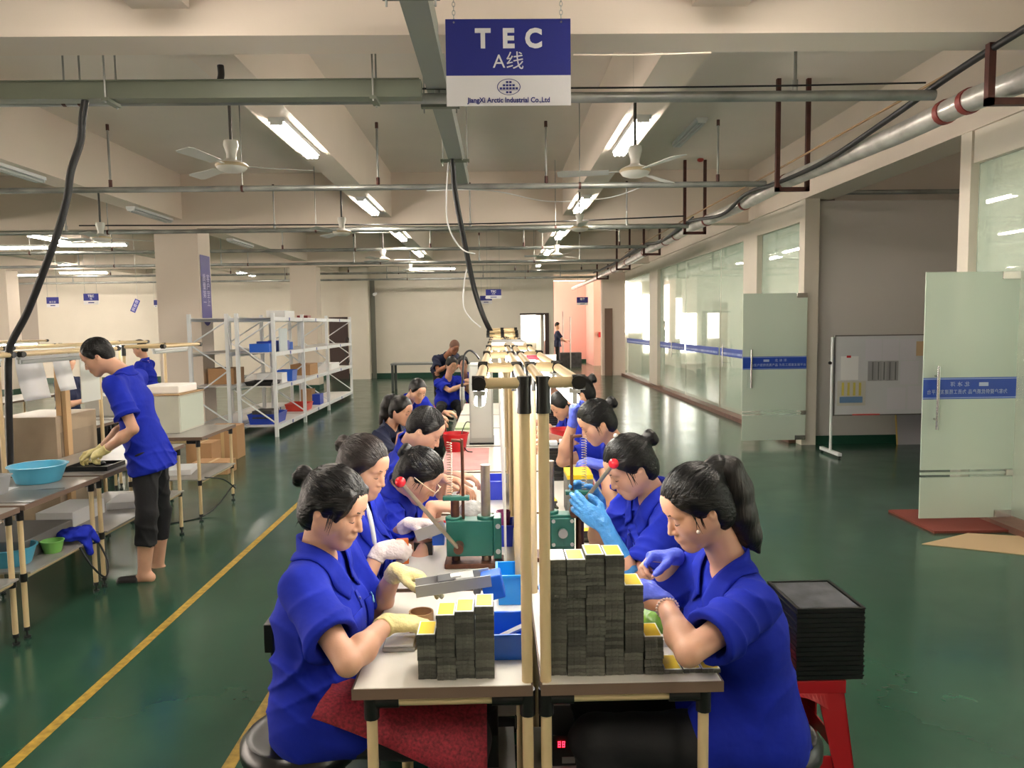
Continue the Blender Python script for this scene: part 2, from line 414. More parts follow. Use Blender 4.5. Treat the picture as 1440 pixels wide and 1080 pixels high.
for (px, py, Y, al) in ((118, 381, 21.5, 'X'), (130, 341, 15.0, 'X'), (346, 383, 21.5, 'Y'), (20, 385, 21, 'X'), (20, 345, 15.2, 'X')):
    p = P(px, py, Y)
    ceiling_light(p.x, p.y, p.z, 1.3, True, {118: 'long lit tube light left of the first column, low and crosswise', 130: 'lit tube light behind the left ceiling fan', 346: 'small lit tube light between the two columns', 20: 'lit tube light at the left picture edge, %s' % ('farther' if Y == 21 else 'nearer')}[px], along=al, group=g3)
for x, y in ((-8.05, 6.9), (-8.05, 14), (-10.95, 6.9), (-10.95, 14), (6, 13), (6, 16.5), (6, 21), (-8.05, 0.5), (-1.75, -0.6), (1.23, -0.6), (6.5, 4.5), (-10.95, 20)):
    w = 'lit tube light above the room behind the glass' if x > 5 else 'lit tube light out over the left part of the hall'
    z = (3.05 if y > 10 else SLAB) if x > 5 else LB
    ceiling_light(x, y, z, 1.2, True, w, group='lit tube lights above the inner rooms' if x > 5 else 'outer lit tube lights')
# ------------------------------------------------------------------ implicit surfaces -> one continuous mesh
def A3(v): return np.array((v[0], v[1], v[2]), dtype=np.float32)
class SDF:
    CAP = 0.08
    def __init__(s, h): s.h = h; s.ops = []; s.lo = np.full(3, 1e9); s.hi = np.full(3, -1e9)
    def _b(s, pts, r): 
        a = np.array([list(p) for p in pts], dtype=float); return a.min(0) - r, a.max(0) + r
    def add(s, fn, pts, r, k=0.02, mode='add'):
        lo, hi = s._b(pts, r)
        if mode == 'add': s.lo = np.minimum(s.lo, lo); s.hi = np.maximum(s.hi, hi)
        s.ops.append((mode, fn, lo - max(k, .004) - 2 * s.h, hi + max(k, .004) + 2 * s.h, k)); return s
    def cap(s, a, b, ra, rb=None, k=0.02, mode='add', cut=False):
        rb = ra if rb is None else rb; a_, b_ = A3(a), A3(b); ab = b_ - a_; L2 = float(ab @ ab) + 1e-9; L = L2 ** .5
        def fn(X, Y, Z):
            px, py, pz = X - a_[0], Y - a_[1], Z - a_[2]
            t0 = (px * ab[0] + py * ab[1] + pz * ab[2]) / L2; t = np.clip(t0, 0, 1)
            d = np.sqrt((px - t * ab[0]) ** 2 + (py - t * ab[1]) ** 2 + (pz - t * ab[2]) ** 2) - (ra + (rb - ra) * t)
            return np.maximum(d, (t0 - 1) * L) if cut else d
        return s.add(fn, (a, b), max(ra, rb), k, mode)
    def chain(s, pts, rs, k=0.02, mode='add'):
        for i in range(len(pts) - 1): s.cap(pts[i], pts[i + 1], rs[i], rs[i + 1], k, mode)
        return s
    def ell(s, c, R, r, k=0.02, mode='add'):
        c_ = A3(c); R_ = [A3(v) for v in R]; r_ = [float(v) for v in r]
        def fn(X, Y, Z):
            px, py, pz = X - c_[0], Y - c_[1], Z - c_[2]
            k0 = 0; k1 = 0
            for i in range(3):
                q = (px * R_[i][0] + py * R_[i][1] + pz * R_[i][2]) / r_[i]; k0 = k0 + q * q; k1 = k1 + (q / r_[i]) ** 2
            k0 = np.sqrt(k0) + 1e-9; return k0 * (k0 - 1) / (np.sqrt(k1) + 1e-9)
        return s.add(fn, (c,), max(r_), k, mode)
    def ecap(s, a, b, ra, rb, side, k=0.03, mode='add'):
        a_, b_ = A3(a), A3(b); ab = b_ - a_; L = float(np.sqrt(ab @ ab)) + 1e-9; u = ab / L
        sd = A3(side); sd = sd - u * float(sd @ u); sd /= np.sqrt(sd @ sd) + 1e-9; fr = np.cross(u, sd)
        def fn(X, Y, Z):
            px, py, pz = X - a_[0], Y - a_[1], Z - a_[2]
            t0 = px * u[0] + py * u[1] + pz * u[2]; t = np.clip(t0, 0, L); tn = t / L; w = t0 - t
            ps = px * sd[0] + py * sd[1] + pz * sd[2]; pf = px * fr[0] + py * fr[1] + pz * fr[2]
            rs = ra[0] + (rb[0] - ra[0]) * tn; rf = ra[1] + (rb[1] - ra[1]) * tn
            q = np.sqrt((ps / rs) ** 2 + (pf / rf) ** 2 + (w / rf) ** 2)
            return (q - 1) * np.minimum(rs, rf)
        return s.add(fn, (a, b), max(ra[0], rb[0], ra[1], rb[1]), k, mode)
    def plane(s, p, n):      # keep the side opposite to n
        p_, n_ = A3(p), A3(Vector(n).normalized())
        s.ops.append(('int', lambda X, Y, Z: (X - p_[0]) * n_[0] + (Y - p_[1]) * n_[1] + (Z - p_[2]) * n_[2], None, None, 0)); return s
    def disp(s, fn): s.ops.append(('disp', fn, None, None, 0)); return s
    def mesh(s):
        h = s.h; lo = s.lo - 3 * h - .01; hi = s.hi + 3 * h + .01
        n = np.ceil((hi - lo) / h).astype(int) + 1
        ax = [(lo[i] + h * np.arange(n[i])).astype(np.float32) for i in range(3)]
        A = np.full(tuple(n), s.CAP, dtype=np.float32)
        for mode, fn, l, u, k in s.ops:
            if l is None: i0 = np.zeros(3, int); i1 = n.copy()
            else:
                i0 = np.clip(np.floor((l - lo) / h).astype(int), 0, n); i1 = np.clip(np.ceil((u - lo) / h).astype(int) + 1, 0, n)
            if (i1 <= i0).any(): continue
            sl = tuple(slice(i0[i], i1[i]) for i in range(3))
            X = ax[0][sl[0]][:, None, None]; Y = ax[1][sl[1]][None, :, None]; Z = ax[2][sl[2]][None, None, :]
            a = A[sl]; d = fn(X, Y, Z).astype(np.float32)
            if mode == 'add':
                if k > 0:
                    hh = np.maximum(k - np.abs(a - d), 0) / k; A[sl] = np.minimum(a, d) - hh * hh * k * .25
                else: A[sl] = np.minimum(a, d)
            elif mode == 'sub':
                if k > 0:
                    hh = np.maximum(k - np.abs(a + d), 0) / k; A[sl] = np.maximum(a, -d) + hh * hh * k * .25
                else: A[sl] = np.maximum(a, -d)
            elif mode == 'int': A[sl] = np.maximum(a, d)
            elif mode == 'disp': A[sl] = a + d
        for i in range(3):
            sl = [slice(None)] * 3; sl[i] = 0; A[tuple(sl)] = s.CAP; sl[i] = -1; A[tuple(sl)] = s.CAP
        return surface_nets(A, lo, h)
def surface_nets(A, lo, h):
    S = A < 0
    c = [S[i:S.shape[0]-1+i, j:S.shape[1]-1+j, k:S.shape[2]-1+k] for i in (0,1) for j in (0,1) for k in (0,1)]
    any_ = c[0].copy(); all_ = c[0].copy()
    for q in c[1:]: any_ |= q; all_ &= q
    act = any_ & ~all_
    idx = np.argwhere(act)
    if len(idx) == 0: return np.zeros((0, 3)), np.zeros((0, 4), int)
    offs = np.array([(i, j, k) for i in (0,1) for j in (0,1) for k in (0,1)])
    vals = np.stack([A[idx[:,0]+o[0], idx[:,1]+o[1], idx[:,2]+o[2]] for o in offs], 1)
    acc = np.zeros((len(idx), 3)); cnt = np.zeros(len(idx))
    for a in range(8):
        for b in range(a + 1, 8):
            if np.abs(offs[a] - offs[b]).sum() != 1: continue
            va, vb = vals[:, a], vals[:, b]; m = (va < 0) != (vb < 0)
            t = np.where(m, va / np.where(m, va - vb, 1), 0)
            p = offs[a][None] + t[:, None] * (offs[b] - offs[a])[None]
            acc += np.where(m[:, None], p, 0); cnt += m
    V = lo + h * (idx + acc / cnt[:, None])
    sh = np.array(act.shape); flat = (idx[:,0] * sh[1] + idx[:,1]) * sh[2] + idx[:,2]
    def find(ii): return np.searchsorted(flat, (ii[:,0] * sh[1] + ii[:,1]) * sh[2] + ii[:,2])
    F = []
    for axis in range(3):
        s0 = [slice(None)] * 3; s1 = [slice(None)] * 3; s0[axis] = slice(0, -1); s1[axis] = slice(1, None)
        ch = S[tuple(s0)] != S[tuple(s1)]
        e = np.argwhere(ch); b, c2 = (axis + 1) % 3, (axis + 2) % 3
        e = e[(e[:, b] > 0) & (e[:, c2] > 0) & (e[:, b] < A.shape[b] - 1) & (e[:, c2] < A.shape[c2] - 1)]
        if len(e) == 0: continue
        ins = S[e[:,0], e[:,1], e[:,2]]
        q = []
        for db, dc in ((1,1),(0,1),(0,0),(1,0)):
            t = e.copy(); t[:, b] -= db; t[:, c2] -= dc; q.append(find(t))
        q = np.stack(q, 1); q[~ins] = q[~ins][:, ::-1]; F.append(q)
    return V, np.concatenate(F)
def sdf_obj(sd, name, m, root, origin, label=None, smooth_iter=0):
    V_, F_ = sd.mesh() if isinstance(sd, SDF) else sd
    V_ = V_ - np.array(list(origin))[None]
    if smooth_iter:
        for _ in range(smooth_iter):
            acc = np.zeros_like(V_); cnt = np.zeros(len(V_))
            for i in range(4):
                for j in (1, 3):
                    np.add.at(acc, F_[:, i], V_[F_[:, (i + j) % 4]]); np.add.at(cnt, F_[:, i], 1)
            V_ = V_ * .5 + .5 * acc / np.maximum(cnt, 1)[:, None]
    me = bpy.data.meshes.new(name); me.vertices.add(len(V_)); me.vertices.foreach_set('co', V_.astype(np.float32).ravel())
    me.loops.add(F_.size); me.polygons.add(len(F_))
    me.polygons.foreach_set('loop_start', np.arange(0, F_.size, 4, dtype=np.int32))
    me.polygons.foreach_set('loop_total', np.full(len(F_), 4, dtype=np.int32))
    me.loops.foreach_set('vertex_index', F_.astype(np.int32).ravel())
    me.update(calc_edges=True); me.polygons.foreach_set('use_smooth', np.ones(len(F_), dtype=bool))
    me.materials.append(m)
    o = bpy.data.objects.new(name, me); COL.objects.link(o)
    if root is not None: o.parent = root
    if label: o['label'] = label
    return o
# ------------------------------------------------------------------ people
M_skin = mat('skin', (214, 164, 136), .5, sss=.08, bump=.03, bscale=150, var=.05, vscale=12)
M_skin_pale = mat('skin_pale', (226, 178, 150), .5, sss=.08, var=.05, vscale=12)
M_skin_dark = mat('skin_tanned', (182, 124, 96), .5, sss=.08, var=.05, vscale=12)
M_hair = mat('black_hair', (10, 8, 9), .40, spec=.35, bump=.35, bscale=190, stretch=(.10, .8, .8))
M_hair_brown = mat('dark_brown_hair', (30, 21, 19), .45, bump=.355, bscale=190, stretch=(.10, .8, .8))
M_blue = mat('royal_blue_cotton', (22, 40, 164), .85, spec=.25, bump=.9, bscale=9, var=.12, vscale=9)
M_blueD = mat('navy_cotton', (20, 28, 60), .8, bump=.3, bscale=25)
M_blk = mat('black_trousers', (16, 16, 20), .8, bump=.3, bscale=20)
M_lip = mat('lips', (158, 70, 66), .4)
M_brow = mat('brow_hair', (40, 28, 24), .7)
M_yglove = mat('cream_latex_glove', (232, 216, 150), .6, bump=.6, bscale=55, var=.12, vscale=25)
M_wglove = mat('thin_white_glove', (226, 212, 208), .55, bump=.5, bscale=55, var=.1, vscale=25)
M_bglove = mat('violet_blue_nitrile_glove', (86, 104, 220), .38, bump=.5, bscale=50, var=.08, vscale=20)
M_cglove = mat('sky_blue_long_glove', (74, 150, 220), .38, bump=.9, bscale=45, var=.12, vscale=20)
M_sole = mat('shoe_black', (22, 20, 20), .6)
def wrinkle(amp, seed=0, f=1.0):
    rs = random.Random(seed); ph = [rs.uniform(0, 6.28) for _ in range(9)]
    def fn(X, Y, Z):
        X_, Y_, Z_ = X * f, Y * f, Z * f
        w1 = np.sin(31 * Z_ + 12 * X_ + 2.2 * np.sin(14 * Y_ + ph[0]) + ph[1]) * np.sin(9 * X_ + 7 * Y_ + 5 * Z_ + ph[2])
        w2 = np.sin(52 * Y_ - 24 * Z_ + 2.5 * np.sin(19 * X_ + ph[3]) + ph[4]) * np.sin(13 * Z_ - 11 * Y_ + ph[5])
        w3 = np.sin(47 * X_ + 40 * Z_ + 2 * np.sin(16 * Y_ + ph[6]) + ph[7])
        return amp * (w1 + .6 * w2 + .3 * w3) * .8
    return fn
def folds(amp, seed=0):
    """cloth folds: soft ridges with sharper creases that come and go"""
    rs = random.Random(seed); ph = [rs.uniform(0, 6.28) for _ in range(14)]
    def fn(X, Y, Z):
        m1 = .5 + .5 * np.sin(8 * X - 6 * Y + 7 * Z + ph[0]); m2 = .5 + .5 * np.sin(7 * Y + 9 * Z - 5 * X + ph[1]); m3 = .5 + .5 * np.sin(11 * X + 6 * Y - 4 * Z + ph[2])
        c1 = np.abs(np.sin(26 * Z + 17 * X + 9 * Y + 1.6 * np.sin(13 * Y + 7 * X + ph[3]) + ph[4]))
        c2 = np.abs(np.sin(-24 * Z + 21 * X - 13 * Y + 1.8 * np.sin(15 * Z + ph[5]) + ph[6]))
        c3 = np.abs(np.sin(9 * Z + 30 * Y + 20 * X + 1.5 * np.sin(12 * X + 10 * Z + ph[7]) + ph[8]))
        s1 = np.sin(15 * Z + 9 * X + 2 * np.sin(6 * Y + ph[9]) + ph[10]) * np.sin(13 * Y + ph[11])
        return -amp * (m1 ** 2 * (1 - c1) ** 1.8 * 1.25 + m2 ** 2 * (1 - c2) ** 1.8 * 1.25 + m3 ** 2 * (1 - c3) ** 1.8 * 1.1 + .40 * s1 - .42)
    return fn
def ik(sh, wr, l1, l2, hint):
    sh = Vector(sh); wr = Vector(wr); d = wr - sh; L = d.length
    if L > (l1 + l2) * .995: wr = sh + d * ((l1 + l2) * .995 / L); d = wr - sh; L = d.length
    a = (l1 * l1 - l2 * l2 + L * L) / (2 * L); hgt = math.sqrt(max(l1 * l1 - a * a, 0)); u = d / L
    hv = Vector(hint); hv = hv - u * hv.dot(u)
    if hv.length < 1e-4: hv = Vector((0, 0, -1))
    return sh + u * a + hv.normalized() * hgt, wr
def hand(sd, wr, d, n, right, curl=(.5, .5, .55, .6), thumb=.5, infl=0.0, sc=1.0, spread=.86, wrist_from=None, k=.008):
    """palm and five fingers; d: direction of the fingers, n: direction the palm faces"""
    d = Vector(d).normalized(); n = Vector(n); n = (n - d * n.dot(d)).normalized()
    s = d.cross(n) if right else n.cross(d)          # towards the thumb
    wr = Vector(wr); g = infl
    lens = (.040, .044, .041, .033)
    for i in range(4):
        offx = (1.5 - i) * .0185 * sc
        kn = wr + d * (.078 + (.004, .007, .004, -.004)[i]) * sc + s * offx * spread
        sd.cap(wr + d * .012 * sc + s * offx * .55, kn, .0135 * sc + g, .0105 * sc + g, .014)
        c = curl[i]; f = d.copy(); nf = n.copy(); p = kn; L = lens[i] * sc; side = s * (1.5 - i) * .09 * spread
        for ang, seg, r in ((c * .9, 1.0, .0092), (c * 1.1, .62, .0082), (c * .7, .5, .0072)):
            f, nf = f * math.cos(ang) + nf * math.sin(ang), nf * math.cos(ang) - f * math.sin(ang)
            q = p + (f + side * (1 - min(c, 1))).normalized() * L * seg
            sd.cap(p, q, r * sc + g + .0006, (r - .0007) * sc + g, .004); p = q
    t0 = wr + d * .022 * sc + s * .022 * sc + n * .004
    t1 = t0 + (d * .75 + s * .62 + n * thumb * .7).normalized() * .042 * sc
    t2 = t1 + (d * .95 + s * .12 + n * thumb * .8).normalized() * .032 * sc
    t3 = t2 + (d * 1.0 - s * .12 + n * thumb * .9).normalized() * .025 * sc
    sd.cap(t0, t1, .014 * sc + g, .0115 * sc + g, .012).cap(t1, t2, .0112 * sc + g, .0098 * sc + g, .004).cap(t2, t3, .0098 * sc + g, .0078 * sc + g, .004)
    sd.ell(wr + d * .05 * sc - n * .002, (d, s, n), (.042 * sc + g, .036 * sc + g, .0165 * sc + g), .012)
def frame_from(look, roll=0.0, up=(0, 0, 1)):
    f = Vector(look).normalized(); r = f.cross(Vector(up)).normalized(); u = r.cross(f)
    if roll: 
        R = Matrix.Rotation(roll, 3, f); r = R @ r; u = R @ u
    return r, f, u
def person(label, pelvis, neck, head, look, fwd, armR, armL, legs=None, *, group=None, h=.006, s=1.0, roll=0.0, female=True,
           shirt=M_blue, trousers=M_blk, skin=M_skin, hairm=M_hair, hair='short', gloves=None, sleeve=.72, hem=.10, collar=True,
           emblem=None, seed=1, ground=None, bare_shin=False, shoes=True, eyes='down', slop=1.0, bust=1.0, legs_len=None, sw=None, extra_cuff=None, open_v=.09, width=1.0, root_z=0.0):
    pelvis, neck, head = Vector(pelvis), Vector(neck), Vector(head)
    root = thing('person', label, 'person', (pelvis.x, pelvis.y, root_z), 0, group)
    O = Vector(root.location)
    u = (neck - pelvis).normalized(); r = Vector(fwd).normalized().cross(Vector((0, 0, 1))).normalized()
    r = (r - u * r.dot(u)).normalized(); f = u.cross(r)
    sw = (.158 if female else .178) * s if sw is None else sw
    T = (neck - pelvis).length
    hr, hf, hu = frame_from(look, roll)
    hs = .885 * (1.0 if female else 1.04) * s
    HP = lambda x, y, z: head + (hr * x + hf * y + hu * z) * hs
    R3 = (hr, hf, hu)
    # ---------------- skin
    sk = SDF(h)
    face_h = h
    sk.ell(HP(0, -.010, .035), R3, (.073*hs, .090*hs, .083*hs), .01)
    sk.ell(HP(0, .022, -.028), R3, (.060*hs, .068*hs, .082*hs), .02)
    for sg in (-1, 1):
        sk.cap(HP(sg*.052, -.002, -.045), HP(sg*.012, .064, -.092), .025*hs, .018*hs, .04)
        sk.ell(HP(sg*.034, .058, -.026), R3, (.028*hs, .024*hs, .030*hs), .035)
        sk.ell(HP(sg*.030, .074, .020), R3, (.022*hs, .016*hs, .010*hs), .014)
    sk.cap(HP(-.008, .070, -.100), HP(.008, .070, -.100), .018*hs, .018*hs, .02)
    sk.ell(HP(0, .074, .050), R3, (.045*hs, .02*hs, .032*hs), .03)
    if h < .009:
        for sg in (-1, 1):
            sk.ell(HP(sg*.031, .098, .004), R3, (.016*hs, .012*hs, .009*hs), .012, 'sub')
            sk.ell(HP(sg*.031, .078, .002), R3, (.0150*hs, .0130*hs, .0125*hs), .004)
    sk.chain([HP(0, .086, .012), HP(0, .099, -.014), HP(0, .110, -.034)], [.0065*hs, .0078*hs, .0098*hs], .010)
    for sg in (-1, 1): sk.ell(HP(sg*.0115, .098, -.038), R3, (.0085*hs, .010*hs, .0075*hs), .006)
    sk.ell(HP(0, .089, -.064), R3, (.026*hs, .014*hs, .016*hs), .012)
    sk.ell(HP(0, .0965, -.0625), R3, (.020*hs, .0070*hs, .0048*hs), .006)
    sk.ell(HP(0, .0945, -.0735), R3, (.017*hs, .0070*hs, .0055*hs), .006)
    for sg in (-1, 1):   # ears
        ea = (hr * .95 * sg - hf * .35).normalized(); eb = hu; ec = ea.cross(eb)
        sk.ell(HP(sg*.078, -.013, -.008), (ea, ec, (hu - hf * .15).normalized()), (.007*hs, .016*hs, .027*hs), .006)
        if h < .007:
            sk.ell(HP(sg*.082, -.008, -.002), (ea, ec, hu), (.005*hs, .010*hs, .016*hs), .004, 'sub')
            sk.ell(HP(sg*.075, -.006, -.026), R3, (.006*hs, .009*hs, .010*hs), .005)
    nb = neck - u * .02 if female else neck + f * .012
    nt = HP(0, -.022, -.050)
    sk.cap(nb, nt, (.052 if female else .054)*s, (.045 if female else .053)*s, .03)
    sk.ecap(neck - u*.12, neck - u*.04, (.108*s, .062*s), (.080*s, .046*s), r, .02)
    sk.ecap(neck - u*.18, neck - u*.06, (.128*s, .080*s), (.105*s, .050*s), r, .03).ecap(pelvis, neck - u*.18, (.125*s, .085*s), (.128*s, .082*s), r, .03)
    l1, l2 = (.275*s, .235*s) if female else (.30*s, .26*s)
    arms = {}
    for side, sg, arm in (('R', 1, armR), ('L', -1, armL)):
        sh = neck + r * sg * sw - u * .065 * s + f * arm.get('sf', .01)
        el, wr = ik(sh, arm['w'], l1, l2, arm.get('hint', r * sg * .6 - Vector((0, 0, 1))))
        arms[side] = (sh, el, wr, arm)
        sk.cap(sh, el, .042*s, .0315*s, .03); sk.cap(el, el.lerp(wr, .35), .0305*s, .0365*s, .010); sk.cap(el.lerp(wr, .35), wr, .0365*s, .0235*s, .02)
        hd = arm.get('d', (wr - el)); hn = arm.get('n', (0, 0, -1))
        hand(sk, wr, hd, hn, sg > 0, arm.get('curl', (.5, .5, .55, .6)), arm.get('th', .5), -.0012 if gloves else 0, s * .97)
    LG = legs or {}
    if legs:
        for side, sg in (('R', 1), ('L', -1)):
            kn, an = LG['k' + side], LG['a' + side]
            hip = pelvis + r * sg * .085 * s
            sk.cap(hip, kn, .070*s, .048*s, .03).cap(kn, an, .046*s, .033*s, .03)
            if bare_shin or not shoes:
                sk.cap(Vector(kn).lerp(Vector(an), .1), Vector(kn).lerp(Vector(an), .4), .050*s, .054*s, .02).cap(Vector(kn).lerp(Vector(an), .4), an, .054*s, .034*s, .02)
            toe = Vector(LG.get('t' + side, Vector(an) + Vector(fwd).normalized() * .15)); toe.z = Vector(an).z - .045
            td = (toe - Vector(an)); td.z = 0; td.normalize()
            heel = Vector(an) - td * .035 + Vector((0, 0, -.03))
            LG['heel' + side] = heel; LG['toe' + side] = Vector((an[0], an[1], an[2] - .048)) + td * .15
            sk.cap(an, heel, .034*s, .028*s, .02).cap(heel, LG['toe' + side], .030*s, .020*s, .02)
    sdf_obj(sk, 'body', skin, root, O)
    # ---------------- shirt
    hh = max(h, .0052)
    st = SDF(hh); w = width * s
    wl = 1.0 if (legs or {}).get('lap', True) else 1.09
    st.ecap(pelvis - u*(hem - .03), pelvis + u*.10, (.172*w*wl, .128*w*wl*1.05), (.150*w, .112*w), r, .03)
    st.ecap(pelvis + u*.10, neck - u*.19, (.150*w, .112*w), (.160*w, .112*w), r, .04)
    st.ecap(neck - u*.19, neck - u*.085, (.160*w, .108*w), (.130*w, .078*w), r, .04)
    if female and bust:
        for sg in (-1, 1): st.ell(neck - u*.215 + f*.072*bust + r*sg*.068, (r, f, u), (.066, .06, .07), .05)
    for side, sg in (('R', 1), ('L', -1)):
        sh, el, wr, arm = arms[side]
        st.cap(neck - u*.05 + r*sg*.05, sh, .052*s, .060*s, .04)
        e2 = sh.lerp(el, sleeve)
        st.cap(sh, e2, .060*s, .066*s * (1 + .12 * slop), .035, cut=True)
    st.disp(folds(.0100 * slop, seed)); 
    if legs and hem > .05: 
        for side, sg in (('R', 1), ('L', -1)):
            if legs.get('lap', True):
                hip = pelvis + r * sg * .085 * s; st.cap(hip, hip.lerp(Vector(LG['k' + side]), .30), .112*s, .100*s, .04)
    st.plane(pelvis - u * hem, -u)
    # neckline
    st.cap(neck + u*.02 + f*.014, nt + hu*.1, .052*s, .074*s, .006, 'sub')
    st.cap(neck - u*.0 + f*.055, neck - u*open_v + f*.125, .036*s, .006, .006, 'sub')
    if legs is None or True:
        for side in ('R', 'L'):    # hollow the sleeve end a little
            sh, el, wr, arm = arms[side]; a = sh.lerp(el, sleeve)
            st.cap(a - (el - sh).normalized()*.03, a + (el - sh).normalized()*.06, .048*s, .052*s*1.05, .004, 'sub')
    shirt_o = sdf_obj(st, 'shirt', shirt, root, O, smooth_iter=1)
    me_ = shirt_o.data; nv = len(me_.vertices); vv = np.empty(nv * 3, dtype=np.float32); me_.vertices.foreach_get('co', vv); vv = vv.reshape(-1, 3)
    if h < .012 and nv:
        from mathutils.bvhtree import BVHTree
        bvh = BVHTree.FromPolygons([tuple(v) for v in vv.tolist()], [tuple(p.vertices) for p in me_.polygons])
        def onto(p, off):
            q, nrm, _, _ = bvh.find_nearest(Vector(p) - O)
            return (q + O + nrm * off) if q is not None else Vector(p)
        def local(mb_, name, m, smooth=60, label=None, thick=0):
            o = mb_.build(name, m, None, smooth=smooth, loc=(0, 0, 0)); o.data.transform(Matrix.Translation(-O)); o.parent = root
            if thick: md = o.modifiers.new('t', 'SOLIDIFY'); md.thickness = thick; md.offset = 0
            if label: o['label'] = label
            return o
        if collar:
            ov = open_v
            def path(keys):
                right = [neck + r*k[0]*s + f*k[1]*s + u*k[2]*s for k in keys]; left = [neck - r*k[0]*s + f*k[1]*s + u*k[2]*s for k in keys[1:]]
                return bez(list(reversed(left)) + right, 5)
            inn = path([(0, -.058, .038), (.050, -.030, .034), (.064, .020, .022), (.045, .070, -.020), (.012, .100, -ov)])
            out = path([(0, -.090, -.012), (.075, -.060, -.010), (.115, .030, -.020), (.095, .085, -.075), (.058, .105, -ov - .045)])
            cm = MB(); NT = 5; rows = []
            for a_, b_ in zip(inn, out):
                row = []
                for t in range(NT + 1):
                    q = a_.lerp(b_, t / NT)
                    row.append(onto(q, .004 + .007 * (1 - abs(2 * t / NT - 1))) if t > 1 else (q if t == 0 else q.lerp(onto(q, .012), .5) + u * .004))
                rows.append(row)
            vs = [q for row in rows for q in row]; n1 = NT + 1
            cm.add(vs, [(i*n1+t, i*n1+t+1, (i+1)*n1+t+1, (i+1)*n1+t) for i in range(len(rows)-1) for t in range(NT)])
            local(cm, 'collar', shirt, thick=.004)
        if h < .009:
            pk = MB(); pr = []
            for i in range(13):
                c_ = neck - u * (open_v + .01 + i * .030) + f * .16
                pr.append([onto(c_ + r * x, .0035) for x in (-.016, -.006, .006, .016)])
            pk.add([q for row in pr for q in row], [(i*4+t, i*4+t+1, (i+1)*4+t+1, (i+1)*4+t) for i in range(12) for t in range(3)])
            local(pk, 'button_placket', shirt, thick=.003)
            for i in (1, 4, 7):
                bb = MB(); bb.sphere(onto(neck - u * (open_v + .01 + i * .03) + f * .16, .006), .0055, 8, 6); local(bb, 'button', mat('blue_button', (60, 70, 150), .3))
            for sg_ in ((-1, 1) if emblem else ()):
                pc = neck - u * .20 * s + f * .16 + r * sg_ * .075
                qk = [[onto(pc + r * x + u * z, .004) for x in (-.045, -.015, .015, .045)] for z in (.045, .015, -.015, -.05)]
                pm_ = MB(); pm_.add([q for row in qk for q in row], [(i*4+t, i*4+t+1, (i+1)*4+t+1, (i+1)*4+t) for i in range(3) for t in range(3)])
                local(pm_, 'chest_pocket', shirt, thick=.004)
            if emblem:
                pc = neck - u * .165 * s + f * .16 + r * emblem * .075; em = MB()
                for dz_, rad in ((-.012, .014), (.012, .007)):
                    c_ = pc + u * dz_
                    em.add([onto(c_, .0085)] + [onto(c_ + (r*math.cos(a*math.pi/5) + u*math.sin(a*math.pi/5)*.8)*rad, .0085) for a in range(10)], [(0, 1 + a, 1 + (a + 1) % 10) for a in range(10)])
                local(em, 'emblem', mat('pale_emblem', (120, 176, 196), .6), label='pale embroidered chest emblem', thick=.002)
    # ---------------- trousers and shoes
    if legs:
        tr = SDF(max(h, .007))
        tk = 1.0 if legs.get('lap', True) else .90
        tr.ecap(pelvis - u*.06, pelvis + u*.05, (.155*s*tk, .115*s*tk), (.140*s*tk, .100*s*tk), r, .03)
        for side, sg in (('R', 1), ('L', -1)):
            kn, an = Vector(LG['k' + side]), Vector(LG['a' + side]); hip = pelvis + r*sg*.08*s - u*.03
            tr.cap(hip, kn, .092*s*tk, .066*s, .05)
            end = kn.lerp(an, .5) if bare_shin else an + (kn - an) * .06
            tr.cap(kn, end, .066*s, (.066 if bare_shin else .056)*s, .03, cut=True)
        tr.disp(folds(.007 * slop, seed + 5))
        sdf_obj(tr, 'trousers', trousers, root, O, smooth_iter=1)
        if shoes:
            for side in ('R', 'L'):
                sh_ = SDF(.007); he, to = LG['heel' + side], LG['toe' + side]
                he = Vector((he.x, he.y, LG['a' + side][2] - .043)); 
                sh_.cap(he, to, .036, .030, .02)
                if not bare_shin: sh_.cap(he + Vector((0, 0, .015)), Vector(LG['a' + side]), .036, .038, .02)
                sh_.plane((0, 0, LG['a' + side][2] - .072), (0, 0, -1))
                if bare_shin: sh_.plane(he.lerp(to, .38) , he - to)
                sdf_obj(sh_, 'shoe', M_sole, root, O)
                if bare_shin:
                    sl = SDF(.006); sl.ecap(he - Vector((0, 0, .018)), to - Vector((0, 0, .012)), (.036, .010), (.040, .010), (to - he).cross(Vector((0, 0, 1))), .01)
                    sdf_obj(sl, 'slipper_sole', M_sole, root, O)
    # ---------------- gloves
    if gloves:
        for side, sg in (('R', 1), ('L', -1)):
            sh, el, wr, arm = arms[side]; gm = gloves[side] if isinstance(gloves, dict) else gloves
            if gm is None: continue
            gl = SDF(min(max(h, .0035), .006)); cuff = arm.get('cuff', .07)
            hand(gl, wr, arm.get('d', (wr - el)), arm.get('n', (0, 0, -1)), sg > 0, arm.get('curl', (.5, .5, .55, .6)), arm.get('th', .5), .0016, s * .97)
            cd_ = (el - wr).normalized(); c1 = wr + cd_ * cuff
            rr = .024 + (.037 - .024) * min(cuff / (l2 * .65), 1)
            gl.cap(c1, wr, rr*s + .004, .026*s + .002, .015)
            gl.plane(c1, cd_)
            gl.disp(wrinkle(.0011, seed + 9, 3.0))
            sdf_obj(gl, 'glove', gm, root, O)
    # ---------------- hair
    ha = SDF(min(max(h*.85, .0034), .01)); g = .014 if female else .010
    ha.ell(HP(0, -.012, .038), R3, (.073*hs + g, .090*hs + g, .083*hs + g), .01)
    ha.ell(HP(0, -.045, -.010), R3, (.060*hs + g, .050*hs + g, .062*hs + g*.5), .03)
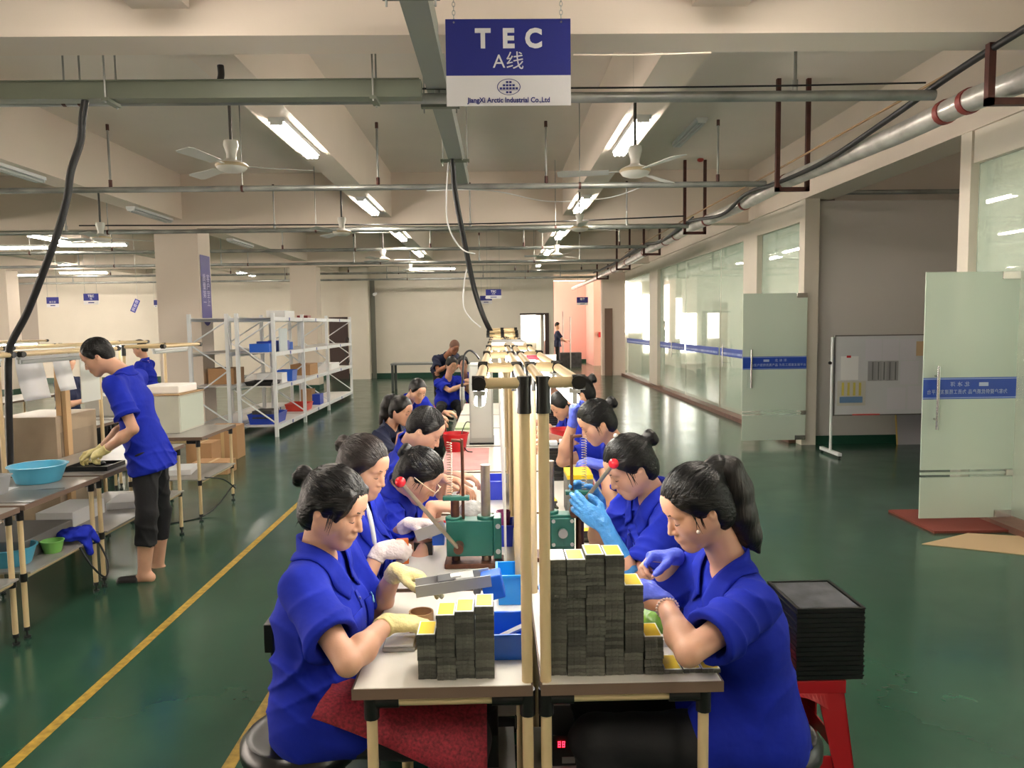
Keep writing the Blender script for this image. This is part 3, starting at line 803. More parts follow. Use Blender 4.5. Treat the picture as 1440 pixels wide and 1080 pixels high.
    if female: ha.ell(HP(0, -.048, -.050), R3, (.056*hs + g, .040*hs + g, .058*hs), .03)
    if hair in ('bun', 'pony', 'tied', 'bangs'):
        for sg in (-1, 1): ha.cap(HP(sg*.060, .03, .045), HP(sg*.070, .004, .012), .020*hs, .012*hs, .02)
    # cut away the face
    n_cut = (hf * .80 - hu * .60).normalized()
    off = {'short': .022, 'buzz': .012, 'bangs': .048, 'bun': .026, 'pony': .028, 'tied': .030}.get(hair, .014)
    bz = {'bangs': .040, 'short': .062}.get(hair)
    p_, n_ = A3(head + n_cut * off * hs), A3(n_cut); hd_, hu_, hr_ = A3(head), A3(hu), A3(hr)
    def face_cut(X, Y, Z):
        d1 = (X - p_[0]) * n_[0] + (Y - p_[1]) * n_[1] + (Z - p_[2]) * n_[2]
        if bz is None: return d1
        z = (X - hd_[0]) * hu_[0] + (Y - hd_[1]) * hu_[1] + (Z - hd_[2]) * hu_[2]
        x = (X - hd_[0]) * hr_[0] + (Y - hd_[1]) * hr_[1] + (Z - hd_[2]) * hr_[2]
        return np.minimum(d1, (bz + .25 * x + .004 * np.sin(330 * x) - z))
    ha.ops.append(('int', face_cut, None, None, 0))
    nn = (-hu * .9 + hf * .42).normalized()
    ha.plane(head + nn * {'short': .052, 'buzz': .05}.get(hair, .088) * hs, nn)
    for sg in (-1, 1): ha.ell(HP(sg*.086, -.011, -.022 if female else -.016), R3, (.028*hs, .016*hs, .022*hs), .006, 'sub')
    if hair == 'bangs':
        for sg in (-1, 1): ha.chain([HP(sg*.052, .062, .075), HP(sg*.068, .056, .03), HP(sg*.070, .050, -.012)], [.012*hs, .010*hs, .004*hs], .02)
    if hair == 'short':
        for sg in (-1, 1): ha.chain([HP(sg*.060, .040, .06), HP(sg*.071, .026, .03), HP(sg*.073, .020, .004)], [.014*hs, .010*hs, .004*hs], .02)
    amp = .0007 if h < .009 else .0004
    def strands(X, Y, Z):
        x = (X - head.x) * hr.x + (Y - head.y) * hr.y + (Z - head.z) * hr.z
        z = (X - head.x) * hu.x + (Y - head.y) * hu.y + (Z - head.z) * hu.z
        y = (X - head.x) * hf.x + (Y - head.y) * hf.y + (Z - head.z) * hf.z
        return amp * (np.sin(260 * (x + .35 * z) + 3 * np.sin(20 * y)) + .6 * np.sin(410 * (z + .25 * x) + 4 * np.sin(17 * y)))
    if hair in ('bun', 'tied', 'bangs'):
        bc = HP(0, -.135, .045) if hair != 'tied' else HP(0, -.118, .05)
        ha.cap(HP(0, -.09, .04), bc, .022*hs, .018*hs, .02)
        rs = random.Random(seed)
        ha.ell(bc + (hu*.004), R3, (.033*hs, .029*hs, .033*hs), .01)
        for i in range(5):
            a = i * 1.25; ha.ell(bc + (hr*math.cos(a) + hu*math.sin(a))*.017 - hf*.008, R3, (.017, .018, .019), .006)
    if hair == 'pony':
        b0 = HP(0, -.085, .07); bk = Vector((-hf.x, -hf.y, 0)).normalized(); dn = Vector((0, 0, -1))
        b1 = HP(0, -.118, .080)
        chain = [b0, b1, b1 + bk*.030 + dn*.015, b1 + bk*.050 + dn*.07, b1 + bk*.065 + dn*.14, b1 + bk*.095 + dn*.20, b1 + bk*.125 + dn*.25]
        ha.chain(chain[:3], [.024, .028, .030], .02)
        tl = SDF(.005); tl.chain(chain[1:], [.028, .036, .042, .040, .030, .008], .03)
        tl.chain([p + bk*.02 + hr*.012 for p in chain[2:6]], [.02, .026, .024, .012], .03)
        sdf_obj(tl, 'ponytail', mat('ponytail_hair', (22, 15, 14), .42, bump=.4, bscale=190, stretch=(.8, .8, .10)), root, O, smooth_iter=2)
    ha.disp(strands)
    hair_o = sdf_obj(ha, 'hair', hairm, root, O, smooth_iter=1)
    if h < .0058:
        rs = random.Random(seed + 50); sm = MB(); E = Vector((.073*hs + g, .090*hs + g, .083*hs + g)); c0_ = Vector((0, -.012*hs, .038*hs))
        def sp(v, k): 
            v = v.normalized(); q = Vector((v.x * E.x, v.y * E.y, v.z * E.z)) * k + c0_; return head + hr*q.x + hf*q.y + hu*q.z
        tied = hair != 'short'
        for i in range(170 if tied else 130):
            if tied:
                az = rs.uniform(-1.75, 1.75); el0 = rs.uniform(.30, .75) if abs(az) < .9 else rs.uniform(-.05, .35)
                if hair == 'bangs' and abs(az) < .8: el0 = rs.uniform(.12, .5)
                v0 = Vector((math.sin(az) * math.cos(el0), math.cos(az) * math.cos(el0), math.sin(el0))); v1 = Vector((rs.uniform(-.12, .12), -1, rs.uniform(-.05, .25) + (.3 if hair == 'pony' else .05)))
            else:
                az = rs.uniform(-3.1, 3.1); v0 = Vector((rs.uniform(-.2, .2), -.35, 1)); e1 = .42 if abs(az) < 1.0 else (.05 if abs(az) < 1.8 else -.35)
                v1 = Vector((math.sin(az) * math.cos(e1), math.cos(az) * math.cos(e1), math.sin(e1)))
            mid = rs.uniform(1.0, 1.018); jit = Vector((rs.uniform(-.05, .05), 0, rs.uniform(-.04, .08)))
            pts = []
            for q in range(9):
                t = q / 8; v = v0.lerp(v1, t) + jit * math.sin(math.pi * t); v = v if v.length > .2 else v + Vector((0, 0, .5))
                pts.append(sp(v, .998 + (mid - .998) * math.sin(math.pi * t)))
            sm.tube(pts, [.0006] + [.0015] * 7 + [.0008], 4, caps=False)
        if tied:   # wisps by the ear and the nape
            for sg in (-1, 1):
                for i in range(6):
                    y0 = rs.uniform(.010, .045); a_ = HP(sg*.074, y0, .02 + rs.uniform(-.01, .01)); b_ = HP(sg*(.072 + rs.uniform(0, .006)), y0 + rs.uniform(-.012, .016), -.03 - rs.uniform(0, .035))
                    sm.tube([a_, a_.lerp(b_, .5) + hr*sg*.003, b_], [.0014, .0011, .0004], 4, caps=False)
                for i in range(8):
                    a_ = HP(sg*rs.uniform(.01, .055), -.075, -.05); b_ = a_ - hu*rs.uniform(.02, .05) - hf*rs.uniform(-.01, .012) + hr*sg*.004
                    sm.tube([a_, b_], [.0014, .0004], 4, caps=False)
        so = sm.build('hair_strands', hairm, None, smooth=80, loc=(0, 0, 0)); so.data.transform(Matrix.Translation(-O)); so.parent = root; so['kind'] = 'stuff'
    if hair in ('bun', 'pony', 'tied', 'bangs') and h < .01:
        tie = MB(); c = HP(0, -.103, .043) if hair != 'pony' else HP(0, -.108, .080)
        ring = [c + (hr*math.cos(i*math.pi/6) + hu*math.sin(i*math.pi/6)) * .026 * hs for i in range(12)]
        tie.tube(ring, .0055, 8, closed=True)
        to = tie.build('hair_tie', mat('crimson_hair_tie', (120, 24, 60), .6) if seed % 2 else mat('pink_hair_tie', (232, 150, 180), .4), None, smooth=60, loc=(0, 0, 0))
        to.data.transform(Matrix.Translation(-O)); to.parent = root
    # ---------------- face details
    if h < .0105:
        lp = SDF(.002)
        for sg in (-1, 1):
            mb = SDF(.0022); mb.chain([HP(sg*.014, .0965, .0235), HP(sg*.030, .0945, .0285), HP(sg*.046, .0840, .0245)], [.0022, .0024, .0016], .002)
            sdf_obj(mb, 'eyebrow', M_brow, root, O)
        for sg in (-1, 1):
            ey = SDF(.0018 if h < .0065 else .003); EW = 1 if h < .0065 else 1.7
            if eyes == 'down':
                ey.chain([HP(sg*.0175, .0865, -.0065), HP(sg*.026, .0925, -.0085), HP(sg*.035, .0915, -.0085), HP(sg*.0455, .0825, -.0055)], [.0010 * EW, .0015 * EW, .0015 * EW, .0012 * EW], .001)
            else:
                ey.ell(HP(sg*.031, .0885, .000), R3, (.0095, .0045, .0036), .001)
            sdf_obj(ey, 'eyelashes' if eyes == 'down' else 'eye', mat('dark_lashes', (24, 18, 18), .5), root, O)
        lp.ell(HP(0, .0972, -.0630), R3, (.0195*hs, .0070*hs, .0040*hs), .003).ell(HP(0, .0952, -.0725), R3, (.0160*hs, .0070*hs, .0048*hs), .003)
        sdf_obj(lp, 'lips', M_lip, root, O)
    return root, arms
# ------------------------------------------------------------------ pipe-and-joint benches
M_pipe = mat('cream_coated_pipe', (214, 190, 146), .38)
M_joint = mat('black_joint', (20, 19, 19), .35)
M_top = mat('white_laminate_worn', (222, 218, 208), .35, var=.05, vscale=5)
M_topgrey = mat('grey_worn_top', (150, 146, 140), .3, var=.12, vscale=4)
M_edge = mat('brown_edge_band', (112, 92, 78), .5)
M_foot = mat('foot_black', (24, 24, 24), .5)
M_board = mat('white_hollow_board', (240, 240, 232), .5)
M_redc = mat('red_plastic', (190, 26, 36), .35)
M_bluec = mat('blue_plastic', (30, 96, 205), .35)
M_cyanc = mat('light_blue_plastic', (88, 180, 214), .35)
M_press = mat('green_machine_enamel', (26, 96, 84), .35, bump=.08, bscale=60)
M_rod = mat('worn_steel_rod', (170, 158, 140), .3, .85, var=.1, vscale=30)
M_rusty = mat('rusty_shaft', (96, 62, 48), .45, .6, var=.3, vscale=40)
M_alu = mat('aluminium_plate', (196, 196, 194), .35, .6)
M_ball = mat('red_ball', (214, 30, 44), .2)
M_card = mat('cardboard', (176, 136, 96), .8)
M_paper = mat('white_paper', (236, 236, 236), .8)
R_ = .014
def bench(label, x0, x1, y0, y1, z=.75, frame=None, xo=None, ztop=1.506, top=M_top, group=None, shelf=True, board=False, name='workbench', shelf_z=.28, front=True, inset=0.0):
    """frame: x of the upright posts; xo: x of the overhanging rail"""
    t = thing(name, label, 'workbench', ((x0 + x1) / 2, (y0 + y1) / 2, 0), 0, group)
    wpart(MB().box((x0 + .004, y0 + .004, z - .022), (x1 - .004, y1 - .004, z)), 'tabletop', top, t, bevel=.003)
    wpart(MB().box((x0, y0, z - .028), (x0 + .004, y1, z - .001)).box((x1 - .004, y0, z - .028), (x1, y1, z - .001)).box((x0 + .004, y0, z - .028), (x1 - .004, y0 + .004, z - .001)).box((x0 + .004, y1 - .004, z - .028), (x1 - .004, y1, z - .001)), 'edge_band', M_edge, t)
    zr = z - .028 - R_
    lx = [x0 + .045, x1 - .022]; ly = [y0 + .025, y1 - .03]
    if frame is not None: lx = [x0 + .045, frame] if frame > (x0 + x1) / 2 else [frame, x1 - .045]
    for x in lx:
        for y in ly:
            post = frame is not None and abs(x - frame) < 1e-6
            leg = wpart(MB().tube([(x, y, .05), (x, y, ztop if post else zr)], R_, 12), 'leg' if not post else 'post', M_pipe, t, smooth=50)
            ft = wpart(MB().cyl((x, y, 0), .018, .012, 12).cyl((x, y, .012), .006, .03, 8).cyl((x, y, .042), .016, .02, 12), 'foot', M_foot, leg, smooth=50)
            wpart(MB().tube([(x, y, zr - .045), (x, y, zr + .022)], R_ + .0055, 12), 'joint', M_joint, t, smooth=50)
            if shelf: wpart(MB().tube([(x, y, shelf_z - .05), (x, y, shelf_z - .005)], R_ + .005, 12), 'joint', M_joint, t, smooth=50)
    for y in ly:
        wpart(MB().tube([(lx[0] + .05, y, zr), (lx[1] - .05, y, zr)], R_, 12), 'rail', M_pipe, t, smooth=50)
        wpart(MB().tube([(lx[0] + .012, y, zr), (lx[0] + .07, y, zr)], R_ + .005, 12), 'joint', M_joint, t, smooth=50)
        wpart(MB().tube([(lx[1] - .012, y, zr), (lx[1] - .09, y, zr)], R_ + .005, 12), 'joint', M_joint, t, smooth=50)
    if shelf:
        for x in lx: wpart(MB().tube([(x, ly[0], shelf_z - .025), (x, ly[1], shelf_z - .025)], R_, 10), 'rail', M_pipe, t, smooth=50)
        wpart(MB().box((x0 + .03, y0 + .03, shelf_z - .01), (x1 - .01, y1 - .03, shelf_z)), 'shelf', M_topgrey, t)
    if frame is not None:
        xa, xb = sorted((frame, xo))
        for y in ly:
            wpart(MB().tube([(xa, y, ztop), (xb, y, ztop)], R_, 12), 'cross_rail', M_pipe, t, smooth=50)
            wpart(MB().tube([(frame, y, ztop - .075), (frame, y, ztop + .016)], R_ + .0045, 12), 'joint', M_joint, t, smooth=50)
            sg = 1 if xo > frame else -1
            wpart(MB().tube([(xo - sg * .014, y, ztop), (xo + sg * .017, y, ztop)], R_ + .005, 12), 'joint', M_joint, t, smooth=50)
            wpart(MB().tube([(xo, y - .02, ztop), (xo, y + .03, ztop)], R_ + .0035, 12), 'joint', M_joint, t, smooth=50)
        for x in (frame, xo): wpart(MB().tube([(x, ly[0], ztop), (x, ly[1], ztop)], R_, 12), 'long_rail', M_pipe, t, smooth=50)
        if board:
            wpart(MB().box((frame - .046, ly[0] + .03, z + .03), (frame - .040, ly[1] - .03, ztop - .05)) if sg < 0 else MB().box((frame + .012, ly[0] + .03, z + .03), (frame + .018, ly[1] - .03, ztop - .05)), 'backboard', M_board, t)
    return t
def bench_lamp(label, x, y0, y1, z=1.462, group=None, lit=True):
    t = thing('bench_lamp', label, 'lamp', (x, (y0 + y1) / 2, z), 0, group)
    wpart(MB().box((x - .014, y0, z + .010), (x + .014, y1, z + .026)), 'housing', M_white, t)
    wpart(MB().tube([(x, y0 + .016, z - .006), (x, y1 - .016, z - .006)], .0145, 10), 'tube', M_btube if lit else M_dull, t, smooth=50)
    for y in (y0 + .008, y1 - .008): wpart(MB().cbox((x, y, z - .003), (.012, .016, .030)), 'end_cap', M_white, t)
    return t
YS = [(1.815, 2.50), (2.53, 3.52), (3.55, 4.54), (4.57, 5.52), (5.55, 6.50), (6.53, 7.48), (7.51, 8.60)]
words = ['nearest', 'second', 'third', 'fourth', 'fifth', 'sixth', 'farthest']
for i, (a, b) in enumerate(YS):
    bench('%s pipe bench of the left work row' % words[i], -.372, .080, a, b, frame=.067, xo=-.043, group='left row of pipe benches', board=i > 0, shelf=i != 0)
    bench('%s pipe bench of the right work row' % words[i], .100, .560, a, b, frame=.114, xo=.200, group='right row of pipe benches', board=i > 0, shelf=i != 0)
    bench_lamp('tube lamp under the left row lamp frame, %s bench' % words[i], -.043, a + .06, b - .10, group='lamps over the left row')
    bench_lamp('tube lamp under the right row lamp frame, %s bench' % words[i], .200, a + .10, b - .10, group='lamps over the right row')
# loose fixture with red label lying across the frames
t = thing('light_housing', 'white lamp housing with red label lying across the lamp frames', 'lamp housing', (.12, 3.45, 1.53))
a_, b_ = P(712, 502, 3.5), P(782, 504, 3.45)
M_ = Matrix.Translation((a_ + b_) / 2 + Vector((0, 0, -.0))) @ Matrix.Rotation(math.radians(-6), 4, 'Z')
L_ = (b_ - a_).length
wpart(MB().cbox((0, 0, 0), (L_, .07, .028), M_), 'housing', M_white, t, bevel=.003)
wpart(MB().cbox((.012, -.036, .003), (.06, .002, .02), M_), 'red_label', mat('maroon_label', (140, 24, 50), .5), t)
t.location.z = 0; 
for c in t.children: c.data.transform(Matrix.Translation((0, 0, 1.53)))
t2 = thing('light_housing', 'white lamp housing lying farther back across the lamp frames', 'lamp housing', (.1, 5.5, 1.53))
wpart(MB().cbox(P(714, 482, 5.6), (.24, .9, .03)), 'housing', M_white, t2)
# bundles of connectors on the far frames
rs = random.Random(3)
for nm, (px, py) in {'left': (696, 475), 'right': (716, 474)}.items():
    m_ = MB(); c = P(px, py, 7.6)
    t = thing('pipe_bundle', 'heap of short cream pipes with black joints on the %s far lamp frame' % nm, 'pipe bundle', (c.x, c.y, 1.52))
    for k in range(4):
        y = c.y - .2 + .14 * k; z = 1.54 + .02 * (k % 2) + .012 * k
        wpart(MB().tube([(c.x - .07, y, z), (c.x + .07, y + .03, z)], .014, 10), 'pipe', M_pipe, t, smooth=50)
        for s_ in (-1, 1): wpart(MB().tube([(c.x + s_ * .07 - .012, y + (.03 if s_ > 0 else 0), z), (c.x + s_ * .07 + .018, y + (.03 if s_ > 0 else 0), z)], .020, 10), 'joint', M_joint, t, smooth=50)
# ------------------------------------------------------------------ metal blocks with yellow faces
M_block = mat('dark_grey_block', (84, 84, 76), .6, .1, bump=.3, bscale=160, var=.2, vscale=60, orand=.45)
M_yel = mat('yellow_pad', (236, 204, 30), .45); M_wht = mat('white_pad_edge', (240, 240, 230), .5)
BW, BD, BT = .0470, .0950, .0098
def block_mesh():
    def outline(w, d):
        p = []
        for sy in (-1, 1):
            xs = [-1, -.38, -.25, .25, .38, 1] if sy < 0 else [1, .38, .25, -.25, -.38, -1]
            for x in xs: p.append((x * w / 2, sy * (d / 2 - (.0016 if abs(x) < .3 else 0))))
        return p
    m = MB(); m.prism(outline(BW, BD), .0005, BT - .0006); m.prism(outline(BW * .95, BD * .97), 0, .0006).prism(outline(BW * .95, BD * .97), BT - .0006, BT - .0001)
    return m
blk = block_mesh().build('metal_block', M_block, None, loc=(0, 0, 0)); blk.data.name = 'metal_block'
lab = MB().box((-BW/2 + .0005, -BD/2 + .004, BT), (BW/2 - .0005, BD/2 - .004, BT + .0006)).build('pad', M_wht, None, loc=(0, 0, 0))
lab2 = MB().box((-BW/2 + .004, -BD/2 + .009, BT + .0006), (BW/2 - .004, BD/2 - .009, BT + .001)).build('yellow_face', M_yel, None, loc=(0, 0, 0))
first = [True]
def put_block(x, y, z, yel, label, group, white=False):
    if first[0]: o = blk; first[0] = False
    else: o = blk.copy(); COL.objects.link(o)
    o.location = (x, y, z); tag(o, label, 'metal block', group)
    if yel:
        a = lab.copy(); COL.objects.link(a); a.parent = o
        if not white: b = lab2.copy(); COL.objects.link(b); b.parent = a
rs = random.Random(11); ZT = .7505
def stack(pxs, tops, yb, Y, side, whites=()):
    for i, ((pa, pb), top) in enumerate(zip(pxs, tops)):
        x = (P(pa, yb, Y).x + P(pb, yb, Y).x) / 2
        n = max(1, int(round((P(pa, top, Y).z - ZT) / BT)))
        dx = dy = 0; left = 0
        for k in range(n):
            if left == 0: left = rs.randint(2, 6); dx = rs.uniform(-.0008, .0026); dy = rs.uniform(-.008, .002)
            left -= 1
            topm = k == n - 1
            if topm: dx *= .3
            ordw = ['first', 'second', 'third', 'fourth', 'fifth', 'sixth', 'seventh', 'eighth', 'ninth'][i]
            put_block(x + dx, Y + BD / 2 + dy, ZT + k * BT, topm,
                ('yellow topped metal block crowning the %s column from the left, %s bench stack' % (ordw, side)) if topm else ('dark grey metal block in the tall stack at the front of the %s bench' % side),
                'metal blocks stacked on the %s bench' % side, white=i in whites)
stack([(587, 614), (614.4, 641.2), (641.6, 668.4), (668.8, 695.5)], [895, 868, 858, 855], 972, 1.858, 'left')
stack([(771, 797), (798, 824), (825, 850.5), (851.5, 877), (878, 904), (906, 932), (934, 959), (961, 986), (987, 1012)], [788, 785, 781, 778, 825, 897, 942, 957, 957], 965, 1.862, 'right', whites=(0,))
for o in (lab, lab2): bpy.data.objects.remove(o)
# ------------------------------------------------------------------ bins, presses, jigs
def bin_(name, label, c, w, d, h, m, cat='bin', rz=0.0, group=None, tag_label=False, flare=.88, th=.003):
    t = thing(name, label, cat, c, rz, group)
    b = MB(); a, e = w / 2 * flare, d / 2 * flare; A_, E_ = w / 2, d / 2
    o1 = [(-a, -e, 0), (a, -e, 0), (a, e, 0), (-a, e, 0), (-A_, -E_, h), (A_, -E_, h), (A_, E_, h), (-A_, E_, h)]
    i1 = [(-a + th, -e + th, th), (a - th, -e + th, th), (a - th, e - th, th), (-a + th, e - th, th), (-A_ + th, -E_ + th, h), (A_ - th, -E_ + th, h), (A_ - th, E_ - th, h), (-A_ + th, E_ - th, h)]
    b.add(o1 + i1, [(0,3,2,1), (0,1,5,4), (1,2,6,5), (2,3,7,6), (3,0,4,7), (8,9,10,11), (9,8,12,13), (10,9,13,14), (11,10,14,15), (8,11,15,12), (4,5,13,12), (5,6,14,13), (6,7,15,14), (7,4,12,15)])
    b.build('tray_body', m, t)
    r = MB(); k = .005
    for (x0, y0, x1, y1) in ((-A_-k, -E_-k, A_+k, -E_), (-A_-k, E_, A_+k, E_+k), (-A_-k, -E_, -A_, E_), (A_, -E_, A_+k, E_)): r.box((x0, y0, h - .008), (x1, y1, h))
    r.build('rim', m, t)
    return t
bin_('storage_bin', 'blue bin with metal strips at the front inside corner of the left bench', ((P(697, 950, 1.98).x + .055) / 2 + .001, 2.03, .7505), .105, .16, .075, M_bluec)
t = tag(MB().box((-.05, -.012, 0), (.05, .012, .006)).build('metal_strip', M_alu, None), 'grey metal strip lying in the front blue bin', 'metal strip'); t.location = (.03, 2.02, .80); t.rotation_euler = (0, -.35, .2)
t = bin_('storage_bin', 'bright blue bin behind the tilted jig, beside the press', (.035, 2.42, .7505), .085, .14, .10, mat('sky_blue_plastic', (20, 140, 225), .35))
t = bin_('storage_bin', 'blue bin below the pink cup behind the left press', (.02, 3.05, .7505), .08, .13, .09, mat('violet_blue_plastic', (50, 70, 215), .35))
t = bin_('storage_bin', 'blue bin in the right bench seen between the front posts', (.165, 2.25, .7505), .075, .16, .075, M_bluec)
t = bin_('storage_bin', 'blue bin far along the left bench by the backboards', (-.005, 3.9, .7505), .085, .2, .10, mat('violet_blue_plastic', (50, 70, 215), .35))
t = thing('cup', 'purple pink patterned cup in the blue bin', 'cup', (.02, 3.05, .7545))
MB().lathe([(.001, 0), (.022, 0), (.030, .13), (.027, .13), (.02, .006), (.001, .006)], n=20).build('cup_body', mat('purple_pink_cup', (150, 60, 110), .4, var=.5, vscale=60), t, smooth=50)
def press(label, bx, by, flip=1, handle=None, ball=None, plate=False, w=.205, dz=0.0):
    """bench press; origin at base, ram on the operator's side"""
    t = thing('arbor_press', label, 'press', (bx, by, .7505))
    s = flip
    MB().box((-.11, -.055, 0), (.11, .055, .018)).build('base_plate', M_rusty, t, bevel=.003)
    b = MB(); b.box((-w/2, -.035, .040), (w/2 - .03, .035, .175)); b.box((w/2 - .03, -.042, .030), (w/2, .042, .185)) if s > 0 else b.box((-w/2, -.042, .030), (-w/2 + .03, .042, .185))
    b.cyl((-s * .075, 0, .165), .032, .02, 20); b.cyl((s * .045, 0, .165), .034, .022, 20)
    b.build('press_body', M_press, t, smooth=40, bevel=.004)
    MB().cyl((s * .045, 0, .018), .0175, .36, 16).build('column', M_rod, t, smooth=50)
    MB().cyl((-s * .070, 0, .018), .016, .235, 16).build('ram', M_rusty, t, smooth=50)
    MB().box((-.115, -.016, .246), (-.015, .016, .262)).build('cross_plate', M_press, t, bevel=.003) if s > 0 else MB().box((.015, -.016, .246), (.115, .016, .262)).build('cross_plate', M_press, t, bevel=.003)
    sp = [(-s*.088 + .0095*math.cos(a*.8), .0095*math.sin(a*.8), .262 + a*.0012) for a in range(170)]
    MB().tube(sp, .0013, 5).build('spring', M_rod, t, smooth=50)
    MB().tube(bez([(-s*.040, 0, .17), (-s*.040, 0, .45), (-s*.046, 0, .468), (-s*.080, 0, .472)], 6), .0062, 10).build('return_rod', M_rusty, t, smooth=50)
    for z in (.06, .155):
        MB().cyl((s * (w/2 - .013), -.048, z), .009, .008, 12, axis='Y').build('bolt', M_alu, t, smooth=50)
    if plate:
        p = MB(); p.box((-.045, -.047, .055), (.045, -.035, .165)); p.build('cover_plate', M_press, t, bevel=.003)
        for x in (-.035, .035):
            for z in (.065, .155): MB().cyl((x, -.053, z), .007, .007, 10, axis='Y').build('bolt', M_alu, t, smooth=50)
        MB().cyl((0, -.063, .11), .018, .02, 16, axis='Y').build('pinion_end', M_steel, t, smooth=50)
    if handle:
        h0, h1 = Vector(handle[0]), Vector(handle[1])
        MB().tube([h0 - Vector((0, .055, 0)), h0], .018, 16).build('hub', M_rusty, t, smooth=50)
        hd = MB().tube([h0 + Vector((0, -.045, 0)), h1], .0075, 12).build('handle', M_rod, t, smooth=50)
        MB().sphere(h1, .0185, 18, 12).build('ball_knob', M_ball, hd, smooth=70)
    return t
O1 = Vector((-.092, 2.78, .7505))
press('green arbor press with red ball lever on the left bench', O1.x, O1.y, 1, handle=((-.055, -.04, .085), P(563, 678, 2.55) - O1))
O2 = Vector((P(790, 760, 2.84).x, 2.84, .7505))
press('green arbor press with bolted square plate on the right bench', O2.x, O2.y, -1, handle=((.045, .0, .185), P(863, 652, 2.62) - O2), plate=True, w=.15)
# tilted jig
a_, b_ = P(588, 833, 2.14), P(684, 806, 2.24)
d_ = (b_ - a_); ang = math.atan2(d_.z, d_.x); L_ = d_.length
t = thing('assembly_jig', 'tilted aluminium jig on a blue bracket under cream gloved hands', 'jig', ((a_.x + b_.x) / 2, 2.20, .7505))
M_ = Matrix.Translation((a_ + b_) / 2) @ Matrix.Rotation(-ang, 4, 'Y') @ Matrix.Rotation(math.radians(6), 4, 'Z')
wpart(MB().cbox((0, -.035, 0), (L_, .004, .034), M_).cbox((0, .035, 0), (L_, .004, .034), M_).cbox((0, 0, -.014), (L_, .07, .005), M_), 'channel', M_alu, t)
wpart(MB().cbox((-.02, 0, .012), (.05, .062, .016), M_), 'clamp_block', mat('dark_grey_clamp', (80, 82, 86), .4, .4), t, bevel=.002)
wpart(MB().cbox((.035, 0, .012), (.055, .06, .014), M_), 'clamp_plate', M_alu, t, bevel=.002)
wpart(MB().cbox((.01, 0, .020), (.03, .03, .006), M_), 'white_part', M_paper, t)
wpart(MB().box((P(615, 840, 2.2).x, 2.16, .7505), (P(660, 840, 2.2).x, 2.26, .80)), 'bracket', M_bluec, t, bevel=.003)
Mb = Matrix.Translation(P(693, 822, 2.2)) @ Matrix.Rotation(-.22, 4, 'Y')
wpart(MB().cbox((0, 0, 0), (.062, .07, .072), Mb), 'blue_box', M_bluec, t, bevel=.004)
wpart(MB().cyl(P(671, 832, 2.18), .012, .05, 12, axis='Y'), 'pivot', M_steel, t, smooth=50)
wpart(MB().box((P(675, 850, 2.2).x, 2.17, .7505), (P(690, 850, 2.2).x, 2.24, .79)), 'foot', M_bluec, t)
# cardboard ring
c = P(588, 869, 2.12)
t = thing('cardboard_tube', 'short brown cardboard tube under the jig end', 'cardboard tube', (c.x + .005, 2.16, .7505))
MB().lathe([(.036, 0), (.036, .062), (.031, .062), (.031, 0)], n=28).build('tube_wall', M_card, t, smooth=50)
# metal tray under L1's hand
c = P(562, 893, 2.06)
t = thing('metal_dish', 'flat metal dish with white sheet by the cream glove', 'dish', (c.x, 2.07, .7505))
MB().box((-.045, -.045, 0), (.045, .045, .012)).build('dish_body', M_steel, t, bevel=.003); MB().box((-.04, -.04, .012), (.04, .04, .018)).build('white_sheet', M_paper, t)
# orange block with two holes held by L2
t = thing('orange_block', 'orange block with two black holes in the white gloved hands', 'block', P(566, 775, 2.66), .15)
MB().box((-.022, -.012, -.045), (.022, .012, .045)).build('block_body', mat('orange_bakelite', (206, 104, 40), .45), t, bevel=.003)
for z in (-.02, .022): MB().cyl((-.002, -.0135, z), .010, .002, 12, axis='Y').build('hole', M_black, t)
# second jig by L2/L3
a_, b_ = P(586, 752, 2.86), P(626, 736, 2.9)
t = thing('assembly_jig', 'second tilted aluminium jig with blue box left of the press', 'jig', (-.22, 2.92, .7505))
M_ = Matrix.Translation((a_ + b_) / 2) @ Matrix.Rotation(-.32, 4, 'Y'); L_ = (b_ - a_).length
wpart(MB().cbox((0, -.03, 0), (L_, .004, .045), M_).cbox((0, 0, -.02), (L_, .06, .005), M_), 'channel', M_alu, t)
wpart(MB().box((P(608, 760, 2.87).x, 2.86, .80), (P(625, 760, 2.87).x, 2.92, .875)), 'blue_box', M_bluec, t, bevel=.003)
wpart(MB().box((P(582, 770, 2.9).x, 2.9, .7505), (P(608, 770, 2.9).x, 2.95, .80)), 'black_base', M_black, t)
# right front: blocks laid out behind, green bag
t = thing('green_bag', 'crumpled green plastic bag under the violet gloved hand', 'bag', P(918, 880, 2.1))
t.location.z = .7505
sd = SDF(.004); c = Vector((t.location.x, 2.12, .785)); Rr = (Vector((1,0,0)), Vector((0,1,0)), Vector((0,0,1)))
sd.ell(c, Rr, (.035, .05, .035), .02).ell(c + Vector((.02, -.03, -.01)), Rr, (.025, .03, .022), .02); sd.disp(wrinkle(.004, 3, 3)); sd.plane((0, 0, .752), (0, 0, -1))
sdf_obj(sd, 'bag_body', mat('green_film', (96, 140, 40), .3), t, t.location)
t = tag(MB().box((-.05, -.11, 0), (.05, .11, .02)).build('white_pad', M_paper, None), 'white pad on the right bench under the woman\'s forearm', 'pad'); t.location = (.435, 2.13, .7505)
